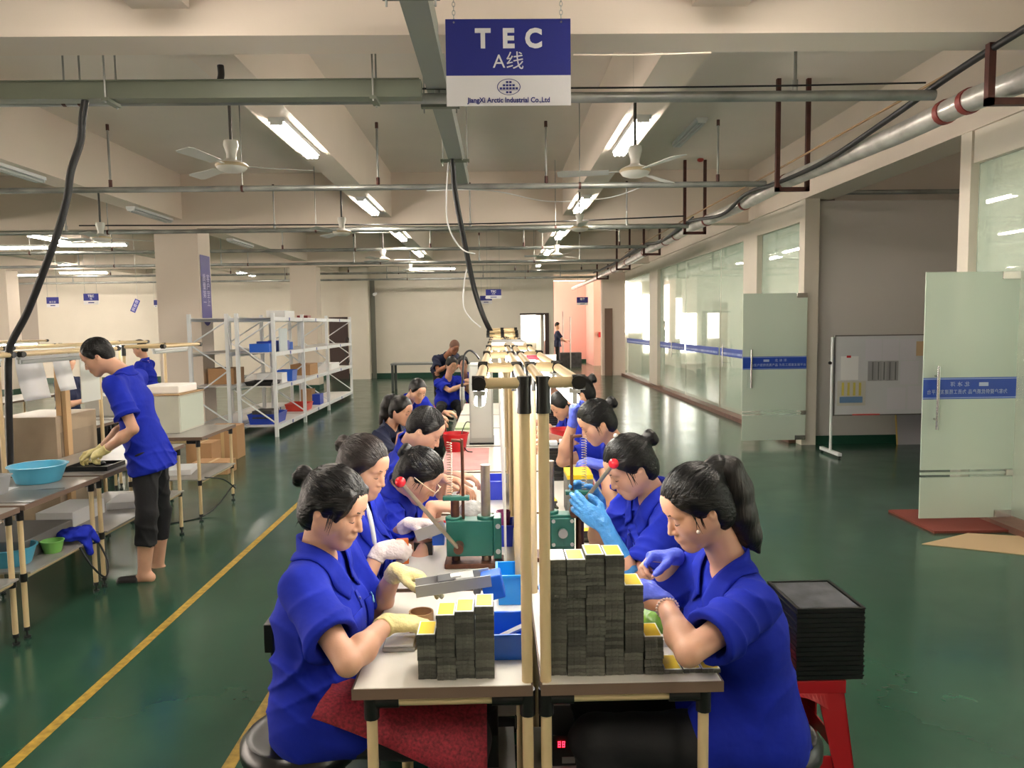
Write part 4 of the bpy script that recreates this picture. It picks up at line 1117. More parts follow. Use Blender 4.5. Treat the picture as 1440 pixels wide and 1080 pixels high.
# tray stacks (black) on right benches
M_tray = mat('black_tray', (16, 17, 18), .35); M_traydust = mat('tray_dusty_foam', (62, 64, 68), .8, var=.5, vscale=14)
def tray_stack(cx, cy, z0, w, d, n, th, where, group, dust=False):
    proto = None
    for k in range(n):
        z = z0 + k * th; jx = random.uniform(-.0015, .0015)
        lb = ('topmost black tray of the stack %s' % where) if k == n - 1 else ('black tray inside the stack %s' % where)
        if proto is None:
            proto = thing('black_tray', lb, 'tray', (cx, cy, z), 0, group); tt = th - .001
            b = MB(); b.box((-w/2, -d/2, 0), (w/2, d/2, tt * .35))
            for (x0, y0, x1, y1) in ((-w/2, -d/2, w/2, -d/2+.008), (-w/2, d/2-.008, w/2, d/2), (-w/2, -d/2+.008, -w/2+.008, d/2-.008), (w/2-.008, -d/2+.008, w/2, d/2-.008)): b.box((x0, y0, tt*.35), (x1, y1, tt))
            b.build('tray_body', M_tray, proto)
            MB().box((-w/2-.003, -d/2-.003, tt*.75), (w/2+.003, -d/2, tt)).box((w/2, -d/2, tt*.75), (w/2+.003, d/2, tt)).box((-w/2-.003, -d/2, tt*.75), (-w/2, d/2, tt)).build('lip', M_tray, proto)
            o = proto
        else: o = copy_tree(proto, (cx + jx, cy, z), label=lb)
    if dust: MB().box((-w/2+.012, -d/2+.012, tt*.36), (w/2-.012, d/2-.012, tt*.8)).build('foam_insert', M_traydust, o)
a_ = P(761, 671, 4.25); b_ = P(801, 671, 4.25)
tray_stack((a_.x + b_.x) / 2 + .005, 4.36, .7505, b_.x - a_.x, .20, 10, .019, 'on the right bench by the raised hand', 'black trays on the right bench')
a_ = P(762, 608, 6.6); b_ = P(784, 608, 6.6)
tray_stack((a_.x + b_.x) / 2, 6.7, .7505, b_.x - a_.x, .2, 11, .0185, 'far along the right bench', 'black trays far on the right bench')
for (px, py, Y, lb) in ((778, 620, 4.36, 'left'), (792, 618, 4.40, 'right')):
    t = tag(MB().cbox((0, 0, .012), (.045, .07, .024)).build('white_part', M_paper, None, bevel=.004), 'small white part lying on the near tray stack, %s one' % lb, 'white part'); t.location = (P(px, py, Y).x, Y, .942)
# grey parts with yellow faces behind right press
k_ = 0
for (px, Y, n) in ((770, 3.2, 7), (783, 3.35, 4), (826, 3.05, 5), (815, 3.5, 6), (830, 3.5, 6), (845, 3.3, 3), (775, 3.6, 5)):
    x = P(px, 700, Y).x; k_ += 1
    for k in range(n):
        o = blk.copy(); COL.objects.link(o); o.location = (x + random.uniform(-.003, .003), Y + random.uniform(-.004, .004), .7505 + k * BT); o.rotation_euler = (0, 0, random.uniform(-.15, .15) + (math.pi / 2 if px in (826, 845) else 0))
        o.data = blk.data; tag(o, 'grey metal block in the loose piles behind the right press', 'metal block', 'loose metal blocks behind the right press')
    m_ = MB().box((-BW/2, -BD/2 + .004, BT), (BW/2, BD/2 - .004, BT + .001)).build('yellow_face', M_yel, None, loc=(0, 0, 0)); m_.parent = o
    o['label'] = 'yellow faced metal block topping loose pile number %d behind the right press' % k_
    o['label'] = 'yellow faced metal block on top of the %s loose pile behind the right press' % ['leftmost', 'second', 'turned', 'tallest middle', 'tallest right', 'lowest turned', 'farthest left'][k_ - 1]
t = thing('tape_roll', 'white round tape roll beside the right press', 'tape roll', (P(768, 745, 2.95).x + .0, 3.0, .7505))
MB().lathe([(.018, 0), (.018, .09), (.010, .09), (.010, 0)], n=20).build('roll', M_paper, t, smooth=50)
# stick machine cabinet on left row
a_, b_ = P(661, 629, 5.62), P(694, 629, 5.62)
t = thing('test_cabinet', 'grey metal cabinet standing on the left bench beyond the red basin', 'cabinet', ((a_.x + b_.x) / 2, 5.8, .7505))
w_ = b_.x - a_.x
MB().box((-w_/2, -.18, .012), (w_/2, .2, .60)).build('cabinet_body', mat('grey_cabinet', (176, 178, 172), .35, .2), t, bevel=.004)
MB().box((-w_/2 + .012, -.184, .05), (w_/2 - .012, -.18, .585)).build('front_panel', mat('pale_grey_panel', (196, 198, 190), .35), t)
MB().box((-w_/2 - .004, -.19, 0), (w_/2 + .004, .2, .012)).build('base', M_black, t)
# basins
def basin(label, c, r, h, m, sx=1, sy=1, name='basin', group=None):
    t = thing(name, label, 'basin', c, 0, group)
    MB().lathe([(.001, 0), (r*.74, 0), (r*.78, .006), (r, h-.006), (r*1.07, h-.004), (r*1.07, h), (r*.97, h), (r*.75, .012), (.001, .010)], n=36, sx=sx, sy=sy).build('bowl', m, t, smooth=50)
    return t
basin('red basin on the left bench beside the grey cabinet', (P(640, 612, 5.3).x, 5.35, .7505), .092, .13, M_redc)
t = tag(MB().box((-.14, -.18, 0), (.14, .18, .02)).build('pale_green_tray', mat('pale_green_sheet', (196, 214, 170), .5), None, bevel=.004), 'pale green tray on the bench beyond the red basin', 'tray'); t.location = (-.22, 6.6, .7505)
basin('red basin on the right bench below the leaning woman', (P(790, 612, 5.6).x + .02, 5.7, .7505), .10, .10, M_redc)
# pink runner: worn red work mat on the left bench
t = tag(MB().box((-.36, 4.62, .7505), (-.06, 5.45, .7525)).build('pink_mat', mat('pink_red_mat', (206, 150, 146), .6, var=.1, vscale=10), None, loc=(0, 0, 0)), 'pinkish mat covering the left bench before the red basin', 'mat')
# red tweezers/pliers, plastic bag
t = thing('pliers', 'red handled pliers beside the press on the left bench', 'pliers', (P(630, 690, 3.25).x, 3.25, .7505))
MB().tube(bez([(-.06, 0, .03), (-.02, .02, .035), (.03, .01, .03), (.05, 0, .02)], 6), .006, 8).tube(bez([(-.06, -.02, .02), (-.02, -.035, .02), (.03, -.01, .02), (.05, 0, .02)], 6), .006, 8).build('handle', M_redc, t, smooth=50)
t = tag(MB().sphere((0, 0, .05), .06, 14, 10, (1, 1.1, .8)).build('plastic_bag', mat('grey_film', (190, 190, 186), .25, bump=.8, bscale=40, var=.2, vscale=30), None, smooth=80), 'grey crumpled plastic bag right of the red pliers', 'bag'); t.location = (P(663, 700, 3.4).x, 3.4, .7505)
# power supplies with red digits under the benches
def power_box(label, px, py, Y, w=.17, h=.10, dg=2):
    c = P(px, py, Y); t = thing('power_supply', label, 'power supply', (c.x, Y + .09, c.z))
    MB().box((-w/2, -.08, 0), (w/2, .10, h)).build('case', mat('dark_case', (24, 24, 26), .5), t, bevel=.003)
    m = MB()
    for q in range(dg):
        x = -w*.32 + q * .013
        for (a, b) in (((0, 0), (.008, .0015)), ((0, .008), (.008, .0095)), ((0, .016), (.008, .0175)), ((0, 0), (.0015, .009)), ((.0065, 0), (.008, .009)), ((0, .008), (.0015, .0175)), ((.0065, .008), (.008, .0175))):
            m.box((x + a[0], -.082, h*.62 + a[1]), (x + b[0], -.080, h*.62 + b[1]))
    m.build('red_digits', mat('red_led', (255, 30, 50), .5, emit=6), t)
    MB().box((-w*.2, -.082, .01), (w*.2, -.0805, .03)).build('plate', mat('grey_plate', (130, 130, 130), .5), t)
    # shelf bracket carrying it
    return t
for lb, px, py, Y in (('black power supply with red digits under the left bench', 663, 1084, 2.12), ('black power supply with red digits under the right bench', 800, 1080, 2.2)):
    c = P(px, py, Y)
    sh_ = tag(MB().box((-.13, -.14, -.012), (.13, .14, 0)).build('under_shelf', M_topgrey, None), lb.replace('black power supply with red digits', 'narrow grey shelf board holding the power supply'), 'shelf board'); sh_.location = (c.x, Y + .10, c.z - .0005)
    power_box(lb, px, py, Y, .16 if px < 700 else .10)
    for sx in (-.11, .11): pp = MB().tube([(sx, 0, -.012), (sx, 0, -c.z)], .012, 10).build('support_leg', M_pipe, None); pp.parent = sh_
# cable from bin area
def cable(name, label, pts, r, m, n=8, cat='cable', group=None):
    return tag(MB().tube(bez(pts, n), r, 8).build(name, m, None, smooth=60, loc=(0, 0, 0)), label, cat, group)
M_cable = mat('black_cable', (22, 22, 24), .5)
cable('power_cable', 'thin black cable running over the left bench toward the blue bin', [P(690, 860, 2.3), P(706, 872, 2.2), P(722, 888, 2.1), P(735, 905, 2.03)], .0028, M_cable)
cable('power_cable', 'black cable hanging from the grey cabinet onto the left bench', [(P(661, 600, 5.6).x, 5.62, .92), (P(655, 598, 5.5).x, 5.5, .93), (P(649, 615, 5.4).x, 5.38, .85), (P(655, 628, 5.3).x, 5.3, .765), (P(664, 632, 5.25).x, 5.25, .757)], .004, M_cable)
# hanging screwdriver + its coiled black hose
t = thing('power_screwdriver', 'silver electric screwdriver hanging beside the left row', 'screwdriver', P(650, 576, 6.2))
Y_ = 6.2; p0, p1, p2 = P(650, 544, Y_), P(650, 562, Y_), P(650, 577, Y_)
wpart(MB().tube([p0, p1], .020, 14), 'motor_body', M_alu, t, smooth=50); wpart(MB().tube([p1, p2], [.016, .006], 14), 'chuck', M_steel, t, smooth=50); wpart(MB().tube([p0 + Vector((0, 0, .03)), p0], .012, 10), 'black_cap', M_black, t, smooth=50)
wpart(MB().tube(bez([p0 + Vector((0, 0, .03)), P(651, 520, 6.2), P(653, 500, 6.2), P(660, 493, 6.2), P(668, 497, 6.2), P(674, 505, 6.2)], 6), .008, 8), 'cord', M_cable, t, smooth=50)
# ------------------------------------------------------------------ seats
def round_stool(label, c, r=.17, h=.44, group='black round stools'):
    t = thing('round_stool', label, 'stool', (c[0], c[1], 0), 0, group)
    MB().lathe([(.001, h-.07), (r*.93, h-.07), (r, h-.05), (r, h-.02), (r*.9, h), (r*.78, h-.006), (r*.66, h), (r*.54, h-.006), (r*.42, h), (r*.3, h-.006), (r*.18, h), (.001, h-.002)], n=32).build('cushion', mat('black_vinyl', (20, 19, 20), .3), t, smooth=50)
    for k in range(4):
        a = math.pi/4 + k*math.pi/2; ca, sa = math.cos(a), math.sin(a)
        MB().tube([(ca*r*.62, sa*r*.62, h-.07), (ca*r*1.05, sa*r*1.05, .0)], .010, 8).build('leg', mat('chrome', (200, 200, 200), .2, .9), t, smooth=50)
    MB().tube([(math.cos(a*math.pi/12)*r*.88, math.sin(a*math.pi/12)*r*.88, .18) for a in range(24)], .007, 6, closed=True).build('foot_ring', mat('chrome', (200, 200, 200), .2, .9), t, smooth=50)
    return t
st0 = round_stool('black padded round stool under the front left woman', P(425, 1010, 2.19), .18, .445)
wpart(MB().tube([(st0.location.x - .10, 2.30, .40), (st0.location.x - .115, 2.30, .66)], .008, 8).cbox((st0.location.x - .11, 2.30, .70), (.03, .10, .09)), 'back_pad', mat('black_vinyl', (20, 19, 20), .3), st0, smooth=50, bevel=.012)
for x, y, w in ((.76, 2.13, 'under the front right woman'), (-.60, 2.86, 'under the second woman of the left row'), (.74, 2.90, 'under the woman with sky blue gloves'), (-.60, 3.42, 'under the woman with glasses'), (-.64, 4.08, 'under the man in blue of the left row'), (.80, 4.0, 'under the woman raising her hand'), (.86, 5.12, 'under the woman with the messy bun'), (.88, 6.4, 'under the woman leaning over trays'), (.80, 7.85, 'under the farthest worker of the right row')):
    copy_tree(st0, (x, y, 0), label='black round stool ' + w)
def red_stool(label, x, y, rz=0, w=.27, h=.455):
    t = thing('plastic_stool', label, 'stool', (x, y, 0), rz, 'red plastic stools')
    b = MB(); a = w / 2
    b.box((-a, -a, h - .012), (a, a, h)).box((-a - .006, -a - .006, h - .05), (a + .006, -a, h - .004)).box((-a - .006, a, h - .05), (a + .006, a + .006, h - .004)).box((-a - .006, -a, h - .05), (-a, a, h - .004)).box((a, -a, h - .05), (a + .006, a, h - .004))
    b.build('seat', M_redc, t, bevel=.006)
    sp = .045
    for sx in (-1, 1):
        for sy in (-1, 1):
            c = Vector((sx * a, sy * a, h - .03)); f_ = Vector((sx * (a + sp), sy * (a + sp), 0)); m = MB()
            for (dx, dy) in ((-sx, 0), (0, -sy)):
                wv = .065
                q = [c, c + Vector((dx * wv * 1.4, dy * wv * 1.4, 0)), f_ + Vector((dx * .05, dy * .05, 0)), f_]
                off = Vector((-sx * .006 if dy else 0, -sy * .006 if dx else 0, 0))
                m.add([*q, *[v + off for v in q]], [(0,1,2,3), (7,6,5,4), (0,4,5,1), (1,5,6,2), (2,6,7,3), (3,7,4,0)])
            m.build('leg', M_redc, t)
    # arched aprons and cross bars between legs
    for k in range(4):
        R4 = Matrix.Rotation(k * math.pi / 2, 4, 'Z'); n = 14; m = MB(); vs = []; 
        for i in range(n + 1):
            x = -a + .055 + (2 * a - .11) * i / n; zz = h - .05 - .045 * (1 - math.sin(math.pi * i / n)) ** .8 - .004
            vs += [R4 @ Vector((x, -a - .005, h - .045)), R4 @ Vector((x, -a - .005 - .01, zz))]
        m.add(vs, [(2*i, 2*i+1, 2*i+3, 2*i+2) for i in range(n)])
        o = m.build('arched_apron', M_redc, t); md = o.modifiers.new('t', 'SOLIDIFY'); md.thickness = .006
        z2 = .16; e = a + sp * (1 - z2 / h) - .01
        mm = MB().add([R4 @ Vector(p) for p in ((-e, -e, z2 + .05), (e, -e, z2 + .05), (e, -e, z2), (-e, -e, z2), (-e, -e + .006, z2 + .05), (e, -e + .006, z2 + .05), (e, -e + .006, z2), (-e, -e + .006, z2))], [(0,1,2,3), (7,6,5,4), (0,4,5,1), (1,5,6,2), (2,6,7,3), (3,7,4,0)])
        mm.build('cross_bar', M_redc, t)
    return t
RSX, RSY = .985, 2.535
rst = red_stool('red plastic stool carrying the black tray stack at right', RSX, RSY, 0, .30, .468)
tray_stack(P(1167, 975, 2.37).x, 2.51, .4685, .222, .27, 15, .0162, 'on the red stool', 'black trays on the red stool', dust=True)
copy_tree(rst, (-.94, 10.95, 0), label='red plastic stool beside the two seated women at the row end')
copy_tree(rst, (-1.10, 6.1, 0), label='red plastic stool under the woman in black')
copy_tree(rst, (-1.10, 7.75, 0), rz=.5, label='red plastic stool under the bowing man in blue')
copy_tree(rst, (-.32, 11.75, 0), label='red plastic stool under the woman holding work up')
copy_tree(rst, (-.70, 11.0, 0), rz=.2, label='red plastic stool under the woman looking down by the row end') if False else None
# ------------------------------------------------------------------ left bench rows
gl_ = 'pipe benches of the left hall'
for i, (a, b, xo, lb) in enumerate([(3.10, 3.93, -2.98, 'grey topped pipe bench at the left picture edge, nearest'), (3.97, 4.73, -2.98, 'grey topped pipe bench carrying the light blue basin'), (4.77, 6.03, -2.98, 'grey topped pipe bench in front of the standing man'), (6.38, 7.22, -2.80, 'pipe bench carrying the pale cabinet with white foam')]):
    bench(lb, -3.15, -2.50, a, b, z=.73, frame=-3.13, xo=xo, ztop=1.50, top=M_topgrey, group=gl_, shelf_z=.36)
    bench_lamp('unlit bench lamp under the frame over the %s' % ['nearest left bench', 'light blue basin', 'standing man', 'pale cabinet'][i], -3.02 if i < 3 else -2.90, a + .06, b - .08, z=1.455, group='lamps over the left hall benches', lit=False)
for i, (a, b) in enumerate([(5.2, 6.4), (6.45, 7.7), (7.75, 9.0)]):
    bench('pipe bench of the row behind the standing man, %s' % ['nearest', 'middle', 'farthest'][i], -4.45, -3.85, a, b, z=.73, frame=-4.43, xo=-4.1, ztop=1.50, top=M_topgrey, group='second left row of pipe benches', shelf_z=.36)
    bench_lamp('lit bench lamp over the %s bench of the row behind the standing man' % ['nearest', 'middle', 'farthest'][i], -4.2, a + .1, b - .1, z=1.455, group='lit lamps over the second left row')
for i, (a, b) in enumerate([(8.2, 9.6), (9.7, 11.1)]):
    bench('far left pipe bench near the window side, %s' % ['nearer', 'farther'][i], -6.9, -6.3, a, b, z=.73, frame=-6.88, xo=-6.5, ztop=1.50, top=M_topgrey, group='far left pipe benches', shelf_z=.36)
    bench_lamp('lit lamp over the %s far left bench' % ['nearer', 'farther'][i], -6.6, a + .1, b - .1, z=1.455, group='lit lamps over the far left benches')
basin('light blue plastic basin on the left bench before the standing man', (-2.80, 4.60, .7305), .155, .105, M_cyanc)
basin('light blue basin on the lower shelf at the left edge', (-2.70, 4.15, .3605), .12, .10, M_cyanc)
basin('small green basin on the lower shelf beside a light blue basin', (-2.60, 4.36, .3605), .06, .07, mat('leaf_green_plastic', (120, 180, 90), .4))
t = bin_('clear_bin', 'translucent grey bin at the left picture edge on the bench', (-2.90, 4.16, .7305), .26, .28, .11, mat('clear_grey_plastic', (170, 172, 172), .25), cat='bin')
t = tag(MB().box((-.10, -.006, 0), (.10, .006, .004)).build('steel_ruler', M_steel, None), 'thin dark ruler on the left bench below the basin', 'ruler'); t.location = (-2.62, 4.36, .7305); t.rotation_euler = (0, 0, .3)
t = tag(MB().box((-.14, -.16, 0), (.14, .16, .004)).build('metal_plate', mat('grey_plate_flat', (126, 124, 118), .3, .3), None), 'flat grey plate on the left bench near the clear bin', 'plate'); t.location = (-2.70, 4.12, .7305); t.location.z = .7307; t.location.x = -2.64; t.location.y = 4.0 + .18
t = tag(MB().box((-.04, -.05, 0), (.04, .05, .0015)).build('paper_note', M_paper, None), 'small white note between the basin and the clear bin', 'note'); t.location = (-2.86, 4.39, .7305)
# black tray under the man's gloves
t = thing('work_tray', 'black tray with parts under the standing man\'s gloves', 'tray', (-2.68, 5.02, .7305))
MB().box((-.14, -.12, 0), (.14, .12, .008)).box((-.14, -.12, .008), (.14, -.11, .03)).box((-.14, .11, .008), (.14, .12, .03)).box((-.14, -.11, .008), (-.13, .11, .03)).box((.13, -.11, .008), (.14, .11, .03)).build('tray_body', M_tray, t)
MB().sphere((.03, 0, .03), .03, 10, 8, (1.4, 1, .6)).build('black_part', M_black, t, smooth=60)
# grey case, papers, cloth, cables on lower shelves
t = tag(MB().box((-.20, -.26, 0), (.20, .26, .11)).build('metal_case', mat('grey_case', (110, 108, 106), .5), None, bevel=.006), 'grey metal case on the lower shelf beside the leg pair', 'case'); t.location = (-2.86, 4.46, .3605); t.location.y = 4.44; t.rotation_euler = (0, 0, 0); t.scale = (1, .95, 1)
t = tag(MB().box((-.12, -.2, 0), (.12, .2, .10)).build('white_carton', M_paper, None, bevel=.003), 'white carton on the lower shelf before the standing man', 'carton'); t.location = (-2.90, 5.1, .3605)
for k, (x, y, z0) in enumerate([(-2.72, 5.55, .3605), (-2.85, 6.75, .3605)]):
    t = tag(MB().box((-.12, -.16, 0), (.12, .16, .05)).build('paper_pile', M_paper, None, bevel=.004), 'pile of papers on the lower shelf %s' % ['before the man\'s knees', 'below the pale cabinet'][k], 'paper'); t.location = (x, y, z0); t.rotation_euler = (0, 0, .2)
sd = SDF(.006); c = Vector((-2.53, 4.55, .42)); Rr = (Vector((1,0,0)), Vector((0,1,0)), Vector((0,0,1)))
sd.ell(c + Vector((-.05, 0, -.005)), Rr, (.09, .10, .035), .02).cap(c + Vector((.0, 0, 0)), c + Vector((.05, -.01, -.12)), .035, .018, .02).cap(c + Vector((.0, .06, 0)), c + Vector((.05, .08, -.07)), .03, .015, .02); sd.disp(wrinkle(.006, 8, 2.5))
t = thing('cloth', 'blue cloth hanging over the lower shelf edge', 'cloth', (-2.53, 4.55, .36)); sdf_obj(sd, 'cloth_body', M_blue, t, t.location)
cable('power_cable', 'black cable looping below the left bench with the grey case', [(-2.53, 4.5, .36), (-2.45, 4.5, .22), (-2.44, 4.62, .12), (-2.48, 4.72, .2), (-2.55, 4.72, .36)], .006, M_cable)
cable('power_cable', 'black cable looping under the pale cabinet bench', [(-2.50, 6.4, .38), (-2.38, 6.5, .34), (-2.35, 6.7, .22), (-2.44, 6.9, .2), (-2.52, 6.7, .06), (-2.6, 6.5, .006), (-2.8, 6.3, .006)], .006, M_cable)
# pale cabinet with foam
t = thing('pale_cabinet', 'pale grey metal cabinet with white foam on top, beside the man', 'cabinet', (-2.99, 6.98, .7305))
MB().box((-.20, -.34, 0), (.20, .22, .33)).build('cabinet_body', mat('pale_cabinet_paint', (200, 200, 186), .45, var=.05, vscale=5), t, bevel=.004)
MB().box((.2, -.32, .02), (.203, .2, .31)).build('side_panel', mat('pale_green_panel', (196, 204, 190), .45), t)
MB().box((-.21, -.35, .33), (.21, .23, .342)).build('rusty_top', mat('tan_top', (170, 140, 104), .6), t)
t = tag(MB().box((-.17, -.26, 0), (.17, .16, .07)).build('foam_block', mat('white_foam', (246, 242, 236), .8), None, bevel=.01), 'white foam block lying on the pale cabinet', 'foam'); t.location = (-2.99, 6.98, 1.0726)
# second cabinet left behind the man and boxes
t = thing('pale_cabinet', 'tan worn cabinet behind the standing man\'s chest', 'cabinet', (-3.42, 5.75, 0)); MB().box((-.22, -.25, .0), (.22, .3, 1.02)).build('cabinet_body', mat('tan_cabinet', (168, 150, 128), .5, var=.08, vscale=6), t, bevel=.004)
MB().box((.22, -.2, .5), (.223, .25, .9)).build('side_panel', mat('tan_cabinet2', (150, 134, 116), .5), t)
for k, (px, py, Y, w, h_) in enumerate([(285, 601, 9.0, .30, .30), (318, 598, 9.6, .36, .42), (300, 622, 8.6, .40, .14)]):
    c = P(px, py, Y); t = thing('cardboard_box', 'brown cardboard box by the first column, %s' % ['left small one', 'taller right one', 'low front one'][k], 'box', (c.x, Y, 0))
    MB().box((-w/2, -.15, 0), (w/2, .15, h_)).build('box_body', M_card, t, bevel=.003); MB().box((-.02, -.151, 0), (.02, .151, h_ + .001)).build('tape', mat('tan_tape', (196, 166, 120), .4), t)
t = tag(MB().box((-.3, -.2, 0), (.3, .2, .05)).build('parts_tray', M_black, None, bevel=.004), 'black tray on the second row bench left of the man', 'tray'); t.location = (-4.15, 6.9, .7305)
t = tag(MB().box((-.2, -.2, 0), (.2, .2, .22)).build('grey_machine', mat('grey_machine', (150, 146, 138), .5), None, bevel=.01), 'grey boxy machine on the second row bench', 'machine'); t.location = (-4.15, 8.2, .7305)
# hanging paper sheets
def sheet(label, x, y0, y1, z0, z1, m=M_paper, lean=.04):
    mb = MB(); n = 8
    vs = []
    for i in range(n + 1):
        t_ = i / n; vs += [(x + lean * t_ * t_, y0 + (.01 * t_), z1 + (z0 - z1) * t_), (x + lean * t_ * t_ + .01 * math.sin(3 * t_), y1 + .02 * t_, z1 + (z0 - z1) * t_)]
    mb.add(vs, [(2*i, 2*i+1, 2*i+3, 2*i+2) for i in range(n)])
    o = mb.build('paper_sheet', m, None, smooth=60, loc=(0, 0, 0)); md = o.modifiers.new('t', 'SOLIDIFY'); md.thickness = .0012
    return tag(o, label, 'paper')
sheet('large white sheet hanging from the left bench frame', -3.10, 4.92, 5.20, 1.19, 1.48)
sheet('narrow white sheet hanging right of the large one', -3.10, 5.33, 5.52, 1.22, 1.48)
t = tag(MB().box((-3.128, 5.72, 1.10), (-3.122, 6.02, 1.47)).build('white_board_panel', mat('off_white_panel', (214, 216, 210), .4), None, loc=(0, 0, 0)), 'off-white panel behind the standing man\'s face', 'panel')
t = thing('wood_planks', 'pair of pale wooden planks standing behind the left bench posts', 'planks', (-3.20, 5.62, 0))
wpart(MB().box((-3.24, 5.58, 0), (-3.20, 5.66, 1.46)), 'plank', mat('pine', (206, 170, 126), .6, var=.1, vscale=4, stretch=(6, 6, .5)), t); wpart(MB().box((-3.195, 5.58, 0), (-3.165, 5.64, 1.46)), 'plank', mat('pine', (206, 170, 126), .6), t)
# ------------------------------------------------------------------ white storage racks
M_rack = mat('rack_white', (228, 230, 232), .45)
def rack(label, x0, x1, ys, top=1.86, levels=(.16, .76, 1.27, 1.80)):
    t = thing('storage_rack', label, 'rack', ((x0 + x1) / 2, ys[0], 0), 0, 'white storage racks')
    for y in ys:
        for x in (x0, x1): wpart(MB().box((x - .025, y - .025, 0), (x + .025, y + .025, top)), 'upright', M_rack, t)
        m = MB(); zs = [.2, .6, 1.0, 1.4, 1.75]
        for i in range(4):
            a, b = ((x0, y, zs[i]), (x1, y, zs[i+1])) if i % 2 else ((x1, y, zs[i]), (x0, y, zs[i+1]))
            wpart(MB().tube([a, b], .012, 6), 'brace', M_rack, t)
    for a, b in zip(ys[:-1], ys[1:]):
        for z in levels:
            wpart(MB().box((x0 + .02, a + .02, z - .012), (x1 - .02, b - .02, z)), 'shelf', mat('rack_shelf', (216, 212, 208), .5), t)
            for x in (x0, x1): wpart(MB().box((x - .015, a + .025, z - .055), (x + .015, b - .025, z + .004)), 'beam', M_rack, t)
            wpart(MB().box((x1 + .0155, (a + b) / 2 - .03, z - .05), (x1 + .0185, (a + b) / 2 + .03, z)), 'blue_clip', mat('blue_clip', (60, 80, 160), .5), t)
    return t
RK = [11.35, 13.05, 14.9, 17.3]
rack('long white storage rack with blue bins beside the aisle', -3.86, -3.32, RK)
rack('second white storage rack behind, partly hidden by the column', -4.62, -4.06, [11.5, 13.2, 15.0])
rs = random.Random(5)
M_dblue = mat('deep_blue_plastic', (24, 60, 170), .4)
def simple(name, label, cat, x, y, z, w, d, h_, m, group=None, rz=0):
    o = tag(MB().box((-w/2, -d/2, 0), (w/2, d/2, h_)).build(name, m, None, bevel=.004), label, cat, group); o.location = (x, y, z + .0005); o.rotation_euler = (0, 0, rz); return o
bin_('storage_bin', 'large blue bin on the bottom shelf at the near rack end', (-3.60, 11.85, .1605), .44, .62, .16, M_dblue)
bin_('storage_bin', 'red bin on the bottom shelf, middle bay of the rack', (-3.55, 13.55, .1605), .38, .5, .13, mat('orange_red_plastic', (214, 70, 56), .4))
simple('storage_bin', 'small blue bin on the bottom shelf right of the red bin', 'bin', -3.5, 14.55, .16, .25, .3, .2, M_dblue)
bin_('storage_bin', 'blue bin on the middle shelf of the near rack bay', (-3.48, 12.6, .7605), .26, .32, .18, M_bluec)
bin_('black_pan', 'black round pan on the middle shelf at the near rack end', (-3.62, 11.75, .7605), .42, .5, .06, M_tray, cat='pan')
for k in range(5):
    simple('blue_carton', 'blue bin on the upper shelf of the near rack bay, number %d along it' % (k + 1), 'bin', -3.60 + .02 * (k % 2), 11.65 + k * .29, 1.27, .30, .2, .13 + .03 * (k % 2), M_dblue if k % 2 else M_bluec, 'blue bins on the upper rack shelf')
for o in [o for o in COL.objects if o.name.startswith('blue_carton')]: o['label'] = 'blue bin in the row on the upper shelf of the near rack bay'
simple('notice_board', 'pale notice panel leaning on the upper rack shelf', 'panel', -3.36, 12.0, 1.27, .02, .42, .36, mat('pale_panel', (196, 206, 210), .5))
simple('cardboard_box', 'flat cardboard box on the middle shelf of the second rack bay', 'box', -3.6, 14.2, .76, .36, .6, .2, M_card)
simple('cardboard_box', 'cardboard box on the bottom shelf of the second rack bay', 'box', -3.62, 13.9 + .6, .16, .2, .3, .3, M_card); 
simple('cardboard_box', 'brown box on the second rack behind the near bay', 'box', -4.34, 12.2, .76, .4, .5, .25, M_card)
simple('white_carton', 'white stacked trays on the middle shelf of the near rack bay', 'trays', -3.6, 12.15, .76, .4, .3, .16, M_paper)
simple('white_carton', 'white carton on the top of the rack near its first joint', 'carton', -3.58, 12.7, 1.80, .3, .6, .12, M_paper)
simple('red_box', 'small dark red box on top of the rack', 'box', -3.6, 14.3, 1.80, .2, .25, .06, mat('dark_red', (110, 30, 30), .5))
simple('white_carton', 'white carton on the middle shelf at the far rack bay', 'carton', -3.6, 16.0, .76, .4, .8, .12, M_paper)
simple('machine_parts', 'dark machine parts heaped in the large blue bin', 'parts', -3.60, 11.75, .25, .3, .4, .12, mat('dark_parts', (60, 58, 58), .5, var=.5, vscale=20))
# grey work table and dark door at the back
t = thing('steel_table', 'long grey steel table before the back wall', 'table', (-1.9, 19.2, 0))
a_, b_ = P(550, 520, 19.0).x, P(668, 520, 19.0).x
wpart(MB().box((a_, 18.9, .66), (b_, 19.6, .70)), 'tabletop', mat('grey_steel_top', (130, 134, 134), .35, .4), t)
for x in (a_ + .04, b_ - .04):
    for y in (18.95, 19.55): wpart(MB().box((x - .03, y - .03, 0), (x + .03, y + .03, .66)), 'leg', mat('dark_leg', (60, 64, 62), .5), t)
struct('door_2', MB().box((P(463, 450, YB).x, YB - .06, 0), (P(489, 450, YB).x, YB - .01, P(470, 446, YB).z)), M_darkdoor)
t = tag(MB().tube([(P(492, 500, 17.6).x + .06 * math.cos(a * math.pi / 12), 17.34, 1.10 + .30 * math.sin(a * math.pi / 12)) for a in range(24)], .012, 6, closed=True).build('wire_hoop', M_cable, None, smooth=60, loc=(0, 0, 0)), 'dark wire hoop leaning at the far rack end', 'hoop')
# security cameras, wall bits
t = thing('security_camera', 'small white security camera on the back wall pilaster', 'camera', P(527, 412, YB - .3)); MB().tube([(0, .3, .0), (0, .05, 0)], .02, 8).build('arm', M_white, t); MB().tube([(0, .08, -.02), (0, -.12, -.05)], .05, 10).build('camera_body', M_white, t, smooth=50)
